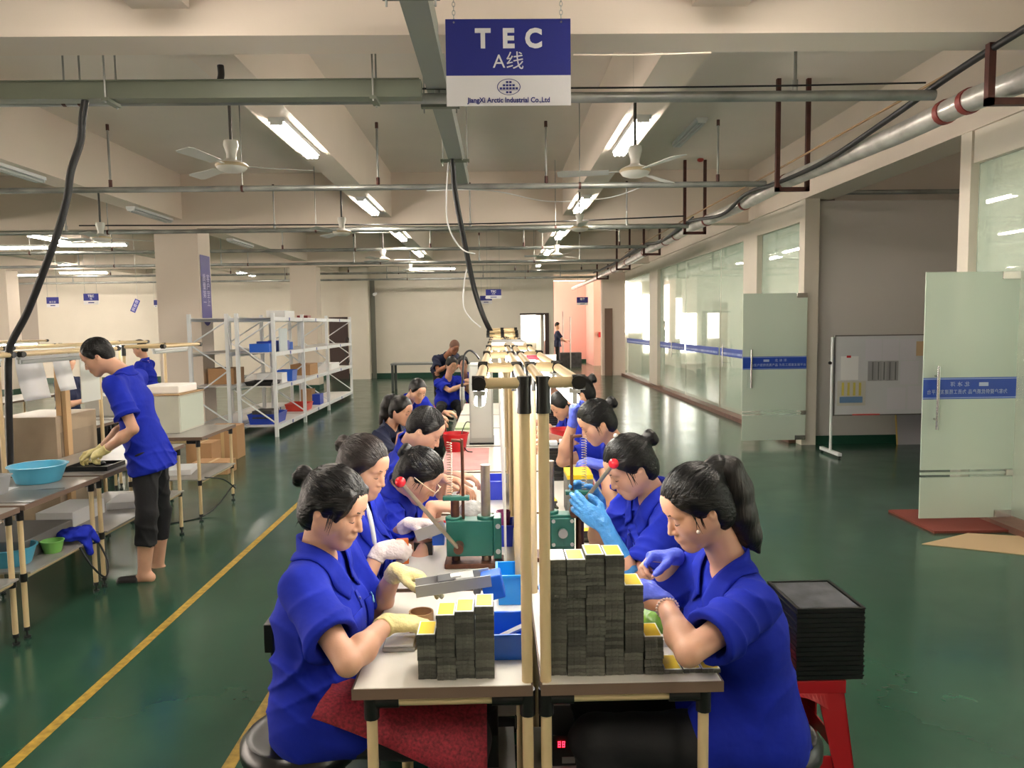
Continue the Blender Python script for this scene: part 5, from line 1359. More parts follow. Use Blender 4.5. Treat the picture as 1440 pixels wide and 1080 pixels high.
# ------------------------------------------------------------------ overhead pipes
def run(name, label, pts, r, m, cat, group=None, kind=None, n=12):
    return tag(MB().tube(pts, r, n).build(name, m, None, smooth=50, loc=(0, 0, 0)), label, cat, group, kind)
gp = 'sprinkler pipes crossing under the ceiling'
PY = [4.95, 8.0, 11.2, 14.3, 17.4, 20.6, 22.6]
pw = ['first, nearest', 'second', 'third', 'fourth', 'fifth', 'sixth', 'last']
for i, y in enumerate(PY):
    z = P(700, [138, 262, 321, 349, 368, 382, 391][i], y).z
    x1 = 2.86 if i < 6 else 3.4
    t = thing('sprinkler_pipe', 'grey sprinkler pipe crossing the ceiling, %s from the camera' % pw[i], 'pipe', (-14, y, z), 0, gp)
    wpart(MB().tube([(-18, y, z), (x1, y, z)], .030 if i else .034, 12), 'pipe_run', M_galv, t, smooth=50)
    xs = [-13.5, -10.3, -7.1, -3.95, -1.2, .55, 2.35] if i % 2 else [-12.4, -9.4, -6.2, -3.2, -.35, 1.95]
    for x in xs:
        wpart(MB().tube([(x, y, z), (x, y, SLAB if i in (0, 1) and x in (-.35,) else z + .62)], .011, 8), 'riser', M_galv, t, smooth=50)
        wpart(MB().tube([(x, y, z + .02), (x, y, z + .10)], .019, 8), 'fitting', M_rust if i % 2 else M_galv, t, smooth=50)
        wpart(MB().tube([(x + .0, y, z + .60), (x, y, z + .66)], .017, 8), 'sprinkler_head', M_rust, t, smooth=50)
    for x in (-8.6, -5.6, -2.6, .9 if i else -2.7):
        wpart(MB().tube([(x, y, z), (x, y, SLAB)], .006, 6), 'hanger_rod', M_galv, t)
        wpart(MB().tube([(x - .012, y, z), (x + .012, y, z)], .036, 12), 'clamp', M_rust, t, smooth=50)
# thin cable alongside pipe 1 and 3
cable('thin_cable', 'black wire running along the nearest sprinkler pipe', [(-2, 4.93, 3.15), (.6, 4.93, 3.145), (1.8, 4.93, 3.15), (2.8, 4.95, 3.17)], .006, M_cable)
cable('thin_cable', 'black wire sagging along the third sprinkler pipe', [(-6, 11.18, 3.15), (-3, 11.18, 3.13), (0, 11.18, 3.12), (2.8, 11.18, 3.2)], .010, M_cable)
cable('thin_cable', 'white wire sagging between the right lights and the second pipe', [P(600, 268, 8.0), P(690, 268, 8.1), P(770, 283, 9), P(850, 279, 8.5), P(905, 262, 8.0)], .006, M_paper)
# cable trunking
M_trunk = mat('olive_grey_trunking', (108, 114, 100), .5, .2, var=.06, vscale=3)
t = thing('cable_tray', 'olive grey cable tray crossing at upper left', 'cable tray', (-3, 4.75, 3.15))
za, zb = P(300, 141, 4.75).z, P(300, 117, 4.75).z
wpart(MB().box((-9, 4.70, za), (P(592, 130, 4.7).x, 4.80, zb)), 'channel', M_trunk, t)
wpart(MB().box((-9, 4.69, zb), (P(592, 130, 4.7).x - .01, 4.81, zb + .006)), 'cover', M_trunk, t)
for px in (150, 525, -150):
    x = P(px, 130, 4.7).x
    wpart(MB().box((x - .02, 4.67, za - .02), (x + .02, 4.83, za)), 'bracket', M_trunk, t)
    for y in (4.68, 4.82): wpart(MB().tube([(x, y, za - .03), (x, y, SLAB)], .006, 6), 'hanger_rod', M_galv, t)
xb = -.40; zb0 = 3.24
t = thing('busway', 'grey busbar trunking running away from the camera under the ceiling', 'busway', (xb, 5, zb0))
y0b, y1b = 1.2, 8.45
a_ = P(584, 0, 3.72); b_ = P(650, 256, 8.4)
dx_ = (b_.x - a_.x) / (b_.y - a_.y)
pts_ = [Vector((a_.x + dx_ * (y - a_.y), y, a_.z + (b_.z - a_.z) * (y - a_.y) / (b_.y - a_.y))) for y in (y0b, y1b)]
def obox(p, q, w, h_):
    d = (q - p).normalized(); sx = d.cross(Vector((0, 0, 1))).normalized(); up = sx.cross(d)
    vs = [e + sx * a * w / 2 + up * b * h_ / 2 for e in (p, q) for a, b in ((-1, -1), (1, -1), (1, 1), (-1, 1))]
    return MB().add(vs, [(0,1,2,3), (7,6,5,4), (0,4,5,1), (1,5,6,2), (2,6,7,3), (3,7,4,0)])
wpart(obox(pts_[0], pts_[1], .125, .10), 'channel', mat('busway_grey', (138, 144, 136), .5, .2), t)
wpart(obox(pts_[0].lerp(pts_[1], 0) + Vector((.068, 0, 0)), pts_[1] + Vector((.068, 0, 0)), .01, .13), 'side_flange', mat('busway_grey', (138, 144, 136), .5, .2), t)
for f_ in (.32, .56, .80):
    c = pts_[0].lerp(pts_[1], f_)
    wpart(MB().cbox((c.x, c.y, c.z - .065), (.26, .05, .022)), 'clamp_bar', M_trunk, t)
    for s_ in (-.11, .11): wpart(MB().tube([(c.x + s_, c.y, c.z - .11), (c.x + s_, c.y, SLAB)], .006, 6), 'hanger_rod', M_galv, t)
# thick black cables
def tcable(label, pts, r): return tag(MB().tube(bez(pts, 10), r, 10).build('thick_cable', M_cable, None, smooth=60, loc=(0, 0, 0)), label, 'cable')
tcable('thick black cable hanging from the cable tray down to the left benches', [P(120, 140, 4.74), P(116, 165, 4.74), P(113, 200, 4.75), P(100, 240, 4.76), P(94, 280, 4.78), P(80, 330, 4.8), P(60, 385, 4.82), P(38, 440, 4.85), P(18, 478, 4.85), P(12, 500, 4.85), P(12, 560, 4.87), P(14, 640, 4.9), P(14, 655, 4.9)], .022)
tcable('thick black cable dropping from the busway to the centre lamp frames', [P(634, 214, 7.0), P(637, 235, 7.0), P(640, 270, 7.05), P(648, 315, 7.1), P(658, 365, 7.2), P(668, 410, 7.3), P(680, 445, 7.5), P(691, 468, 7.6), P(697, 478, 7.7)], .026)
tcable('short black cable rising out of the cable tray', [P(309, 116, 4.78), P(311, 105, 4.78), P(310, 92, 4.78)], .02)
cable('thin_cable', 'cream wire looping left of the thick centre cable', [P(631, 225, 7.0), P(628, 270, 7.0), P(629, 310, 7.0), P(638, 335, 7.05), P(652, 352, 7.1), P(668, 357, 7.15)], .007, M_paper)
cable('thin_cable', 'cream wire hanging low beside the thick centre cable', [P(660, 366, 7.3), P(653, 395, 7.3), P(652, 430, 7.4), P(662, 448, 7.5), P(676, 460, 7.6)], .006, M_paper)
# insulated pipe run at right
M_foil = mat('foil_insulation', (196, 194, 188), .35, .5, var=.25, vscale=5, bump=.5, bscale=12)
t = thing('insulated_pipe', 'large silver insulated pipe running along the right side', 'pipe', (2.98, 10, 3.08))
pp_ = [P(1440, 112, 4.25), P(1360, 143, 5.0), P(1265, 188, 5.9), P(1110, 253, 7.62), P(1040, 290, 9.3), P(980, 316, 11.6), P(930, 342, 14.5), P(893, 363, 18), P(866, 378, 22)]
xs_ = 2.98
pp_ = [Vector((p.x * .0 + xs_, PX(px, py, xs_).y, PX(px, py, xs_).z)) for p, (px, py) in zip(pp_, [(1440, 112), (1360, 143), (1265, 188), (1110, 253), (1040, 290), (980, 316), (930, 342), (893, 363), (866, 378)])]
pp_ = [Vector((xs_, 3.2, pp_[0].z))] + pp_ + [Vector((xs_, 29, pp_[-1].z))]
wpart(MB().tube(pp_, .072, 16), 'insulation', M_foil, t, smooth=60)
for y in (4.75, 5.0, 7.75, 9.0, 10.6, 12.4, 13.2, 15, 17, 19):
    z = 3.1; 
    for a_, b_ in zip(pp_[:-1], pp_[1:]):
        if a_.y <= y <= b_.y: z = a_.z + (b_.z - a_.z) * (y - a_.y) / (b_.y - a_.y)
    wpart(MB().tube([(xs_, y, z), (xs_, y + .05, z)], .080, 16), 'pipe_clamp', mat('red_clamp', (120, 44, 38), .5), t, smooth=50)
def pz(y):
    for a_, b_ in zip(pp_[:-1], pp_[1:]):
        if a_.y <= y <= b_.y: return a_.z + (b_.z - a_.z) * (y - a_.y) / (b_.y - a_.y)
    return 3.1
for i, y in enumerate((4.35, 7.6, 11.3, 14.4, 17.6, 21)):
    z = pz(y) - .085
    t = thing('pipe_trapeze', 'brown steel trapeze hanger under the insulated pipe, %s' % ['nearest at the right edge', 'second', 'third', 'fourth', 'fifth', 'sixth'][i], 'hanger', (xs_, y, z), 0, 'trapeze hangers of the insulated pipe')
    wpart(MB().cbox((xs_, y, z - .02), (.34, .04, .04)), 'cross_bar', M_rust, t)
    for s_ in (-.15, .15): wpart(MB().box((xs_ + s_ - .02, y - .02, z - .04), (xs_ + s_ + .02, y + .02, SLAB)), 'drop_bar', M_rust, t)
cable('thin_cable', 'black cable swinging along the insulated pipe', [(2.84, 3.6, 3.20), (2.84, 4.6, 3.16), (2.87, 5.6, 3.09), (2.87, 6.6, 3.02), (2.86, 7.6, 3.03), (2.85, 8.6, 3.08), (2.87, 9.6, 2.99), (2.86, 11.3, 3.12), (2.86, 13, 3.03), (2.86, 15, 3.15), (2.86, 18, 3.05), (2.86, 22, 3.1)], .022, M_cable)
cable('thin_cable', 'brown wire along the top of the insulated pipe', [(2.90, 3.6, 3.2), (2.92, 5, 3.21), (2.92, 7, 3.2), (2.92, 9, 3.2), (2.92, 12, 3.21), (2.92, 17, 3.2)], .010, mat('tan_wire', (150, 120, 84), .5))
for k in range(4):
    cable('thin_cable', 'dark wire in the bundle along the far insulated pipe', [(2.88 + .03 * k, 11 + k * .3, 3.16), (2.86 + .05 * k, 13, 3.02 + .04 * k), (2.94, 15.5, 3.18 - .03 * k), (2.84 + .04 * k, 18, 3.04 + .03 * k), (2.9, 22, 3.12)], .012, M_cable, group='wires bundled along the far insulated pipe')
run('sprinkler_pipe', 'grey pipe crossing the recess under its beam', [(XR + .16, 9.75, 3.28), (XI, 9.75, 3.28)], .03, M_galv, 'pipe')
t = thing('smoke_alarm', 'small red alarm dome on the ceiling slab', 'alarm', (PX(985, 229, 2.98).x, 11.0, SLAB)); t.location = (P(985, 229, 11.2).x, 11.2, SLAB)
MB().sphere((0, 0, -.02), .05, 12, 8, (1, 1, .6)).build('dome', mat('red_dome', (150, 44, 36), .4), t, smooth=60)
# ------------------------------------------------------------------ ceiling fans at rest
M_fan = mat('fan_white', (214, 212, 204), .35)
def fan(label, x, y, z, rz=0.0):
    t = thing('ceiling_fan', label, 'fan', (x, y, z), rz, 'white ceiling fans')
    MB().tube([(0, 0, .10), (0, 0, SLAB - z)], .012, 10).build('down_rod', mat('fan_rod', (70, 68, 64), .5), t, smooth=50)
    MB().lathe([(.001, .20), (.050, .20), (.056, .17), (.036, .10), (.036, .07), (.04, .06)], n=20).build('rod_cover', M_fan, t, smooth=50)
    MB().lathe([(.001, -.035), (.06, -.032), (.098, -.018), (.112, .0), (.115, .022), (.10, .035), (.05, .055), (.03, .07), (.001, .07)], n=28).build('motor_housing', M_fan, t, smooth=50)
    MB().lathe([(.113, .002), (.119, .008), (.119, .020), (.113, .026)], n=28).build('trim_ring', mat('fan_tan_ring', (190, 172, 138), .4), t, smooth=50)
    for k in range(3):
        Mk = Matrix.Rotation(k * 2 * math.pi / 3, 4, 'Z')
        b = MB().cbox((.16, 0, .012), (.12, .03, .005), Mk); 
        tilt = Mk @ Matrix.Rotation(math.radians(10), 4, 'X')
        b.prism([(.20, -.045), (.56, -.065), (.60, -.05), (.60, .05), (.56, .065), (.20, .045)], .008, .012, tilt)
        b.build('blade', mat('fan_blade', (196, 196, 190), .45), t)
    return t
fz = {}
for lb, px, py, Y, rz in (('left of the sign, nearest', 326, 236, 5.9, .3), ('right of the sign, nearest', 893, 243, 5.9, .9), ('left, second from the camera', 481, 328, 9.9, .1), ('right, second from the camera', 815, 322, 9.9, .5), ('above the standing man', 142, 336, 9.6, .7), ('left, third', 539, 366, 14, .2), ('right, third', 783, 360, 14, .9), ('left, farthest', 577, 382, 18.2, .4), ('behind the first column', 243, 358, 14.2, .1)):
    p = P(px, py, Y); fan('white ceiling fan %s' % lb, p.x, Y, p.z, rz)
# ------------------------------------------------------------------ signs
M_navy = mat('sign_navy', (28, 36, 122), .4); M_signw = mat('sign_white', (222, 220, 222), .4); M_ink = mat('sign_ink', (38, 42, 120), .5)
def place_text(body, size, m, loc, parent, spacing=1.0, bold=.0, mirror=False, name='lettering', sx=1.0):
    o = text_mesh(body, size, m, name, spacing=spacing, bold=bold)
    o.rotation_euler = (math.pi / 2, 0, 0); o.location = loc; o.scale = (sx * (-1 if mirror else 1), 1, 1); o.parent = parent
    return o
def tec_sign(label, cx, y, zt, w, h_, full=True, line='A线', frac=.65, group=None, title='TEC', depth=.006, lower=True):
    t = thing('hanging_sign', label, 'sign', (cx, y, zt - h_), 0, group)
    hb = h_ * frac
    MB().box((-w/2, 0, 0), (w/2, depth, h_ - hb)).build('white_panel', M_signw, t)
    MB().box((-w/2, 0, h_ - hb), (w/2, depth, h_)).build('blue_panel', M_navy, t)
    if title and full:
        for q_, ch_ in enumerate(title): place_text(ch_, h_ * .30, M_signw, ((q_ - (len(title) - 1) / 2) * h_ * .30, -.0008, h_ - hb * .36), t, 1, .009 * w, sx=.95, name='letter')
    elif title: place_text(title, h_ * .30, M_signw, (0, -.0008, h_ - hb * .36), t, 1.12, .009 * w, sx=.95)
    if line: place_text(line, h_ * .22, M_signw, (0, -.0008, h_ - hb * .76), t, 1.05, 0)
    if full:
        place_text('JiangXi Arctic Industrial Co.,Ltd', h_ * .083, M_ink, (0, -.0008, (h_ - hb) * .18), t, 1.0, .0008, sx=.92)
        m = MB(); cz = (h_ - hb) * .62; R1 = .050
        ring = [(R1 * math.cos(a * math.pi / 18), 0, cz + R1 * .68 * math.sin(a * math.pi / 18)) for a in range(36)]
        ri = [(x * .93, 0, cz + (z - cz) * .93) for x, _, z in ring]
        m.add([(x, -.001, z) for x, _, z in ring] + [(x, -.001, z) for x, _, z in ri], [(i, (i + 1) % 36, 36 + (i + 1) % 36, 36 + i) for i in range(36)])
        for rz_, n in ((.020, 2), (.007, 4), (-.006, 6), (-.022, 2)):
            ww = .0105
            for q in range(n):
                x = (q - (n - 1) / 2) * .0135; m.box((x - ww/2, -.0012, cz + rz_ - .0042), (x + ww/2, -.0005, cz + rz_ + .0042))
        m.box((-.042, -.0012, cz - .0135), (.042, -.0005, cz - .0125))
        m.build('globe_logo', M_ink, t)
    else:
        MB().box((-w*.2, -.001, (h_ - hb) * .35), (w*.2, 0, (h_ - hb) * .6)).build('small_print', M_ink, t)
    return t
Ys = 3.30
a_, b_ = P(626, 27, Ys), P(803, 148, Ys)
sg_ = tec_sign('large blue and white hanging TEC sign over the work row', (a_.x + b_.x) / 2, Ys, a_.z, b_.x - a_.x, a_.z - b_.z)
sg_.rotation_euler = (0, math.radians(-.75) * 0, 0)
for px, nm in ((638, 'l'), (789, 'r')):
    x = P(px, 27, Ys).x - sg_.location.x; z = sg_.location.z; hh_ = a_.z - b_.z; m = MB(); k = 0; zz = hh_ - .008
    while zz < SLAB - z:
        R_k = Matrix.Translation((x, .003, zz)) @ Matrix.Rotation(math.pi / 2 * (k % 2), 4, 'Z')
        m.tube([R_k @ Vector((.0062 * math.cos(q * math.pi / 5), 0, .011 * math.sin(q * math.pi / 5))) for q in range(10)], .0016, 5, closed=True); zz += .0175; k += 1
    o = m.build('chain', M_galv, sg_, smooth=60); o['kind'] = 'stuff'
    MB().cyl((x, -.003, hh_ - .014), .004, .003, 8, axis='Y').build('eyelet', M_steel, sg_)
def small_sign(label, px0, py0, px1, py1, Y, title, line, frac=.65):
    a, b = P(px0, py0, Y), P(px1, py1, Y)
    t = tec_sign(label, (a.x + b.x) / 2, Y, a.z, b.x - a.x, a.z - b.z, False, line, frac, title=title)
    for s_ in (-.4, .4):
        w_ = (b.x - a.x) * s_; MB().tube([(w_, .003, a.z - b.z), (w_, .003, SLAB - t.location.z)], .003, 5).build('hanging_wire', M_galv, t)
    return t
small_sign('small blue TEC sign hanging right of the thick cable', 683, 407, 705, 420, 19.3, 'TEC', 'A线')
small_sign('small blue sign half hidden below the far TEC sign', 675, 416, 692, 427, 21.0, 'A', None, .6)
small_sign('blue TEC sign hanging over the left hall', 117, 413, 139, 428, 14.5, 'TEC', '线')
small_sign('pinkish sign with white characters at far left', 65, 418, 83, 432, 14.5, None, '加工区', .65)
small_sign('blue sign hanging before the pink hallway wall', 811, 418, 827, 429, 26, '包装', None, .7)
small_sign('tiny dark sign left of the first column', 216, 422, 222, 432, 21, None, None, .7)
a = P(190, 430, 16); t = thing('hanging_sign', 'tilted blue sign with white characters left of the first column', 'sign', a); t.rotation_euler = (0, math.radians(25), 0)
MB().box((-.055, 0, -.14), (.055, .006, .14)).build('blue_panel', M_navy, t)
MB().tube([(0, .003, .13), (-.9, .003, 1.95)], .003, 5).build('hanging_wire', M_galv, t); 
for q_, ch_ in enumerate('检验区'): place_text(ch_, .075, M_signw, (0, -.001, .085 - .085 * q_), t)
# banner on the first column's aisle side
bx_ = -5.3 + .67
t = thing('column_banner', 'tall purple blue banner on the right side of the first column', 'banner', (bx_ + .002, 12.25, 1.68))
z0_, z1_ = P(296, 458, 12.2).z, P(296, 359, 12.2).z
m = MB(); pts = [(-.20, z1_), (-.20, z0_ + .12)] + [(-.20 + .40 * (i / 10), z0_ + .12 - .12 * math.sin(math.pi * i / 10)) for i in range(1, 10)] + [(.20, z0_ + .12), (.20, z1_)]
wpart(m.add([(bx_ + .003, 12.25 + a, b) for a, b in pts] + [(bx_ + .008, 12.25 + a, b) for a, b in pts], [tuple(range(len(pts))), tuple(range(2*len(pts)-1, len(pts)-1, -1))]), 'banner_sheet', mat('banner_purple_blue', (72, 66, 138), .5), t)
wpart(MB().box((bx_ + .0085, 12.05, (z0_+z1_)/2), (bx_ + .010, 12.45, (z0_+z1_)/2 + .22)), 'dark_band', mat('banner_dark', (36, 34, 104), .5), t)
for k, (ch, dy) in enumerate((('质量第一', -.08), ('客户至上', .08))):
    o = text_mesh('\n'.join(ch), .13, mat('banner_text', (190, 184, 220), .5)); o.rotation_euler = (math.pi/2, 0, math.pi/2); o.location = (bx_ + .0115 - t.location.x, dy, (z0_+z1_)/2 - t.location.z); o.parent = t
# ------------------------------------------------------------------ glass door leaves
M_grip = mat('brushed_steel', (200, 198, 194), .25, .9)
M_clearstripe = glass_mat('clear_stripe', (170, 190, 182), .15)
def glass_leaf(name_n, label, xl, xr, y, z0, z1, hx, mirror=False):
    root = thing('door_%d' % name_n, label, 'door', (xr, y, 0)); root['kind'] = 'structure'; del root['category']
    s0, s1, s2, s3 = z0 + .36, z0 + .40, z0 + .42, z0 + .455
    # one pane, frosted except two clear stripes near the bottom
    b = MB(); b.mat(0).box((xl, y - .006, z0), (xr, y + .006, z0 + .33)).box((xl, y - .006, z0 + .35), (xr, y + .006, z0 + .37)).box((xl, y - .006, z0 + .39), (xr, y + .006, z1))
    wpart(b, 'glass_pane', M_frost, root)
    wpart(MB().box((xl, y - .006, z0 + .33), (xr, y + .006, z0 + .35)).box((xl, y - .006, z0 + .37), (xr, y + .006, z0 + .39)), 'clear_stripes', M_clearstripe, root)
    zb = 1.10
    band = wpart(MB().box((xl, y - .0085, zb - .085), (xr, y - .0065, zb + .085)), 'blue_band', M_bluefilm, root)
    wpart(MB().box((xl, y - .0095, zb - .079), (xr, y - .0085, zb - .071)).box((xl, y - .0095, zb + .071), (xr, y - .0085, zb + .079)), 'pale_lines', mat('pale_blue_line', (150, 170, 220), .5), root)
    cx = (xl + xr) / 2 + (-.02 if mirror else .02); w = xr - xl
    msk = mat('band_text_pale', (188, 200, 228), .5)
    def tx(body, size, x, z):
        o = text_mesh(body, size, msk, 'band_lettering', spacing=1.1); o.rotation_euler = (math.pi/2, 0, 0); o.scale = (-1 if mirror else 1, 1, 1); o.location = (x - xr, -.0105, z); o.parent = root
        return o
    tx('北 冰 洋', .042, cx + (-.06 if mirror else .06), zb + .030)
    o = tx('为客户提供优质产品 为员工搭建发展平台', .040, cx + .03 * (1 if not mirror else 0), zb - .030); o.scale.x *= w * .86 / max(.01, o.dimensions.x)
    o = wpart(MB().cbox((cx + (.13 if mirror else -.13), y - .0100, zb + .030), (.075, .001, .030)), 'oval_logo', msk, root, bevel=.01)
    hd = wpart(MB().tube([(hx, y - .05, .78), (hx, y - .05, 1.28)], .0125, 12), 'pull_handle', M_grip, root, smooth=50)
    for z in (.86, 1.20): wpart(MB().tube([(hx, y - .05, z), (hx, y + .02, z)], .009, 10), 'handle_mount', M_grip, root, smooth=50)
    for z in (z0 + .03, z1 - .03): wpart(MB().cbox((xr - .07, y, z), (.14, .03, .06)), 'patch_fitting', M_grip, root, bevel=.004)
    wpart(MB().cbox((xr - .03, y, z0 + .36), (.06, .03, .05)), 'lock_fitting', M_grip, root, bevel=.004)
    return root
glass_leaf(3, 'frosted glass door leaf standing open at the right edge', P(1297, 560, 5.85).x, 4.10, 5.85, .06, P(1297, 383, 5.85).z, P(1319, 560, 5.8).x, True)
glass_leaf(4, 'frosted glass door leaf standing open before the grey recess wall', P(1044, 520, 9.78).x, 4.06, 9.78, .08, P(1044, 413, 9.78).z, P(1056, 520, 9.75).x, False)
# inner far glass details: handle, wooden door seen through the panes
for k, y in enumerate((17.2, 13.3)):
    t = thing('door_handle_bar', 'steel pull handle on the glass front, %s' % ['farther one', 'nearer one'][k], 'handle', (XR - .03, y, .85)); wpart(MB().tube([(XR - .03, y, .85), (XR - .03, y, 1.25)], .012, 8), 'bar', M_grip, t, smooth=50)
    for z in (.92, 1.18): wpart(MB().tube([(XR - .03, y, z), (XR + .05, y, z)], .008, 8), 'mount', M_grip, t)
t = thing('wooden_cabinet', 'tall narrow wooden cabinet seen through the glass front', 'cabinet', (P(1016, 500, 14.2).x, 14.4, 0)); xx_ = t.location.x
MB().box((-.08, -.2, 0), (.08, .2, 2.0)).build('cabinet_body', mat('wood_brown', (140, 100, 72), .5, var=.1, vscale=3), t); MB().box((-.085, -.205, .95), (.085, .205, 2.02)).build('pale_upper', mat('pale_upper', (190, 168, 150), .5), t)
simple('wooden_bench', 'low wooden bench far inside the glass fronted room', 'bench', 5.3, 21, 0, 1.2, .5, .5, mat('wood_brown', (140, 100, 72), .5))
# rug and threshold mats by the near door
t = tag(MB().box((3.35, 5.62, .001), (4.3, 6.3, .018)).build('door_mat', mat('red_brown_mat', (120, 52, 40), .9, bump=.4, bscale=80), None, loc=(0, 0, 0)), 'red brown mat on the floor at the near glass door', 'mat')
t = tag(MB().prism([(3.10, 5.35), (4.5, 4.6), (4.6, 5.3), (3.6, 5.60)], .001, .006).build('flat_cardboard', mat('flat_card', (198, 168, 132), .8), None, loc=(0, 0, 0)), 'flat piece of brown cardboard lying before the door mat', 'cardboard')
# ------------------------------------------------------------------ whiteboard on a stand
YW = 9.05
xl, xr_ = P(1174, 520, YW).x, 5.75
z0w, z1w = P(1180, 583, YW).z, P(1180, 473, YW).z
t = thing('whiteboard', 'white mobile whiteboard with pinned sheets in the recess', 'whiteboard', ((xl + xr_) / 2, YW, 0))
wpart(MB().box((xl, YW - .01, z0w), (xr_, YW + .01, z1w)), 'board', mat('board_white', (206, 208, 212), .35), t)
wpart(MB().box((xl - .012, YW - .014, z1w), (xr_ + .012, YW + .014, z1w + .014)).box((xl - .012, YW - .014, z0w - .014), (xr_ + .012, YW + .014, z0w)).box((xl - .012, YW - .014, z0w), (xl, YW + .014, z1w)).box((xr_, YW - .014, z0w), (xr_ + .012, YW + .014, z1w)), 'frame', mat('grey_frame', (120, 116, 114), .4, .4), t)
for x in (xl - .035, xr_ + .035):
    wpart(MB().tube([(x, YW, .05), (x, YW, z1w - .01)], .017, 10), 'stand_post', M_white, t, smooth=50); wpart(MB().box((x - .022, YW - .26, .03), (x + .022, YW + .26, .065)), 'stand_foot', M_white, t)
    for y in (YW - .24, YW + .24): wpart(MB().cyl((x - .012, y, .016), .016, .024, 10, axis='X'), 'castor', M_black, t)
    wpart(MB().cyl((x - .03, YW - .02, z1w - .32), .02, .02, 10, axis='Y'), 'clamp_knob', M_black, t)
wpart(MB().box((xl + .22, YW - .03, z0w - .01), (xl + .55, YW - .012, z0w + .006)), 'red_tray', mat('red_strip', (200, 90, 84), .5), t)
def wsheet(name, px0, py0, px1, py1, m, off=.012):
    a, b = P(px0, py0, YW), P(px1, py1, YW); return wpart(MB().box((a.x, YW - off - .001, b.z), (b.x, YW - off, a.z)), name, m, t)
M_sheet = mat('sheet_pale', (212, 210, 218), .7); M_sheet2 = mat('sheet_grey_table', (158, 158, 160), .7, var=.15, vscale=25, stretch=(1, 1, .05))
wsheet('pinned_sheet', 1182, 501, 1206, 534, M_paper); wsheet('red_mark', 1190, 500, 1196, 503, M_redc, .0135)
wsheet('colour_chart', 1177, 536, 1216, 570, mat('chart_pale', (200, 198, 188), .7)); 
for k in range(4): wsheet('yellow_bar', 1183 + k * 8, 538, 1186 + k * 8, 556, mat('chart_yellow', (200, 186, 90), .7), .0135)
wsheet('blue_bar', 1180, 558, 1212, 566, mat('chart_blue', (96, 130, 168), .7), .0135)
wsheet('table_sheet', 1220, 508, 1262, 535, M_sheet2)
for k in range(5): wsheet('line_column', 1226 + k * 8, 509, 1227 + k * 8, 534, mat('line_grey', (110, 112, 112), .7), .0135)
for k in range(3): wsheet('pinned_sheet', 1217 + k * 24, 477, 1239 + k * 24, 506, M_sheet)
wsheet('pinned_sheet', 1266, 508, 1290, 540, M_sheet); wsheet('pinned_sheet', 1247, 545, 1272, 575, M_sheet); wsheet('pinned_sheet', 1276, 543, 1300, 575, M_sheet); wsheet('orange_sheet', 1288, 480, 1312, 500, mat('sheet_orange', (206, 176, 140), .7))
t2 = thing('framed_panel', 'framed grey panel leaning on the wall under the whiteboard', 'panel', (P(1271, 600, 9.6).x + .5, 9.7, 0)); x_ = P(1269, 600, 9.6).x
Ml = Matrix.Translation((x_, 9.72, 0)) @ Matrix.Rotation(math.radians(-8), 4, 'X')
wpart(MB().box((.01, 0, 0), (1.0, .015, .5), Ml), 'panel_sheet', mat('panel_grey', (178, 176, 184), .5), t2); wpart(MB().box((0, -.003, 0), (.012, .018, .51), Ml), 'gold_edge', mat('gold_edge', (206, 176, 96), .4), t2)
# ------------------------------------------------------------------ hallway odds
simple('cleaning_cart', 'dark cart with equipment in the far hallway', 'cart', P(802, 500, 28.5).x, 28.5, 0, .8, .5, .55, mat('cart_dark', (56, 56, 60), .5, var=.4, vscale=10))
run('drip_stand', 'thin upright pole standing in the far hallway', [(P(801, 480, 28.5).x, 28.2, 0), (P(801, 480, 28.5).x, 28.2, 1.9)], .02, M_galv, 'pole')
run('drip_stand', 'second thin pole in the far hallway, left of the first', [(P(791, 480, 28.5).x, 28.3, 0), (P(791, 480, 28.5).x, 28.3, 2.1)], .02, M_galv, 'pole')
simple('wall_box', 'small red alarm box on the pink hallway pier', 'alarm box', P(844, 468, 28.9).x, 28.95, 1.1, .12, .06, .2, M_redc)

cable('thin_cable', 'white conduit running along the first ceiling beam right of the sign', [P(806, 77, 4.165), P(900, 77, 4.165), P(1000, 74, 4.165)], .005, M_beam)
# work on the right bench beyond the press
t = thing('parts_holder', 'grey parts holder with a long yellow face beyond the right press', 'holder', ((P(798, 672, 3.5).x + P(834, 672, 3.5).x) / 2, 3.55, .7505))
a_, b_ = P(798, 678, 3.45), P(834, 668, 3.45)
wpart(MB().box((a_.x, 3.45, .7505), (b_.x, 3.65, b_.z - .02)), 'grey_stack', mat('mid_grey_parts', (120, 122, 122), .5, .3, var=.3, vscale=60), t)
wpart(MB().box((a_.x, 3.45, b_.z - .02), (b_.x, 3.65, b_.z)), 'yellow_face', M_yel, t)
t = thing('patterned_cloth', 'red and white patterned cloth below the raised-hand woman\'s glove', 'cloth', P(821, 668, 3.7))
sd = SDF(.005); c = P(821, 668, 3.7); Rr = (Vector((1,0,0)), Vector((0,1,0)), Vector((0,0,1)))
sd.ell(c, Rr, (.04, .05, .045), .02).ell(c + Vector((.02, 0, -.04)), Rr, (.03, .04, .04), .02); sd.disp(wrinkle(.004, 4, 3))
sdf_obj(sd, 'cloth_body', mat('red_white_pattern', (216, 120, 124), .7, var=.6, vscale=60), t, t.location)
t.location.z = t.location.z
# ------------------------------------------------------------------ the people, near to far
def apron(root, pts_fn, label):
    pass
DN = (0, 0, -1)
def seat_legs(side, y, xk=.12, spread=.1):
    """knees and ankles of somebody sitting at the bench; side -1 left row, +1 right row"""
    sx = side * xk
    a = {'kR': None}
    yr, yl = (y - spread, y + spread) if side < 0 else (y + spread, y - spread)
    return dict(kR=(sx, yr, .50), kL=(sx, yl, .50), aR=(sx * .8, yr, .09), aL=(sx * .8, yl, .09))
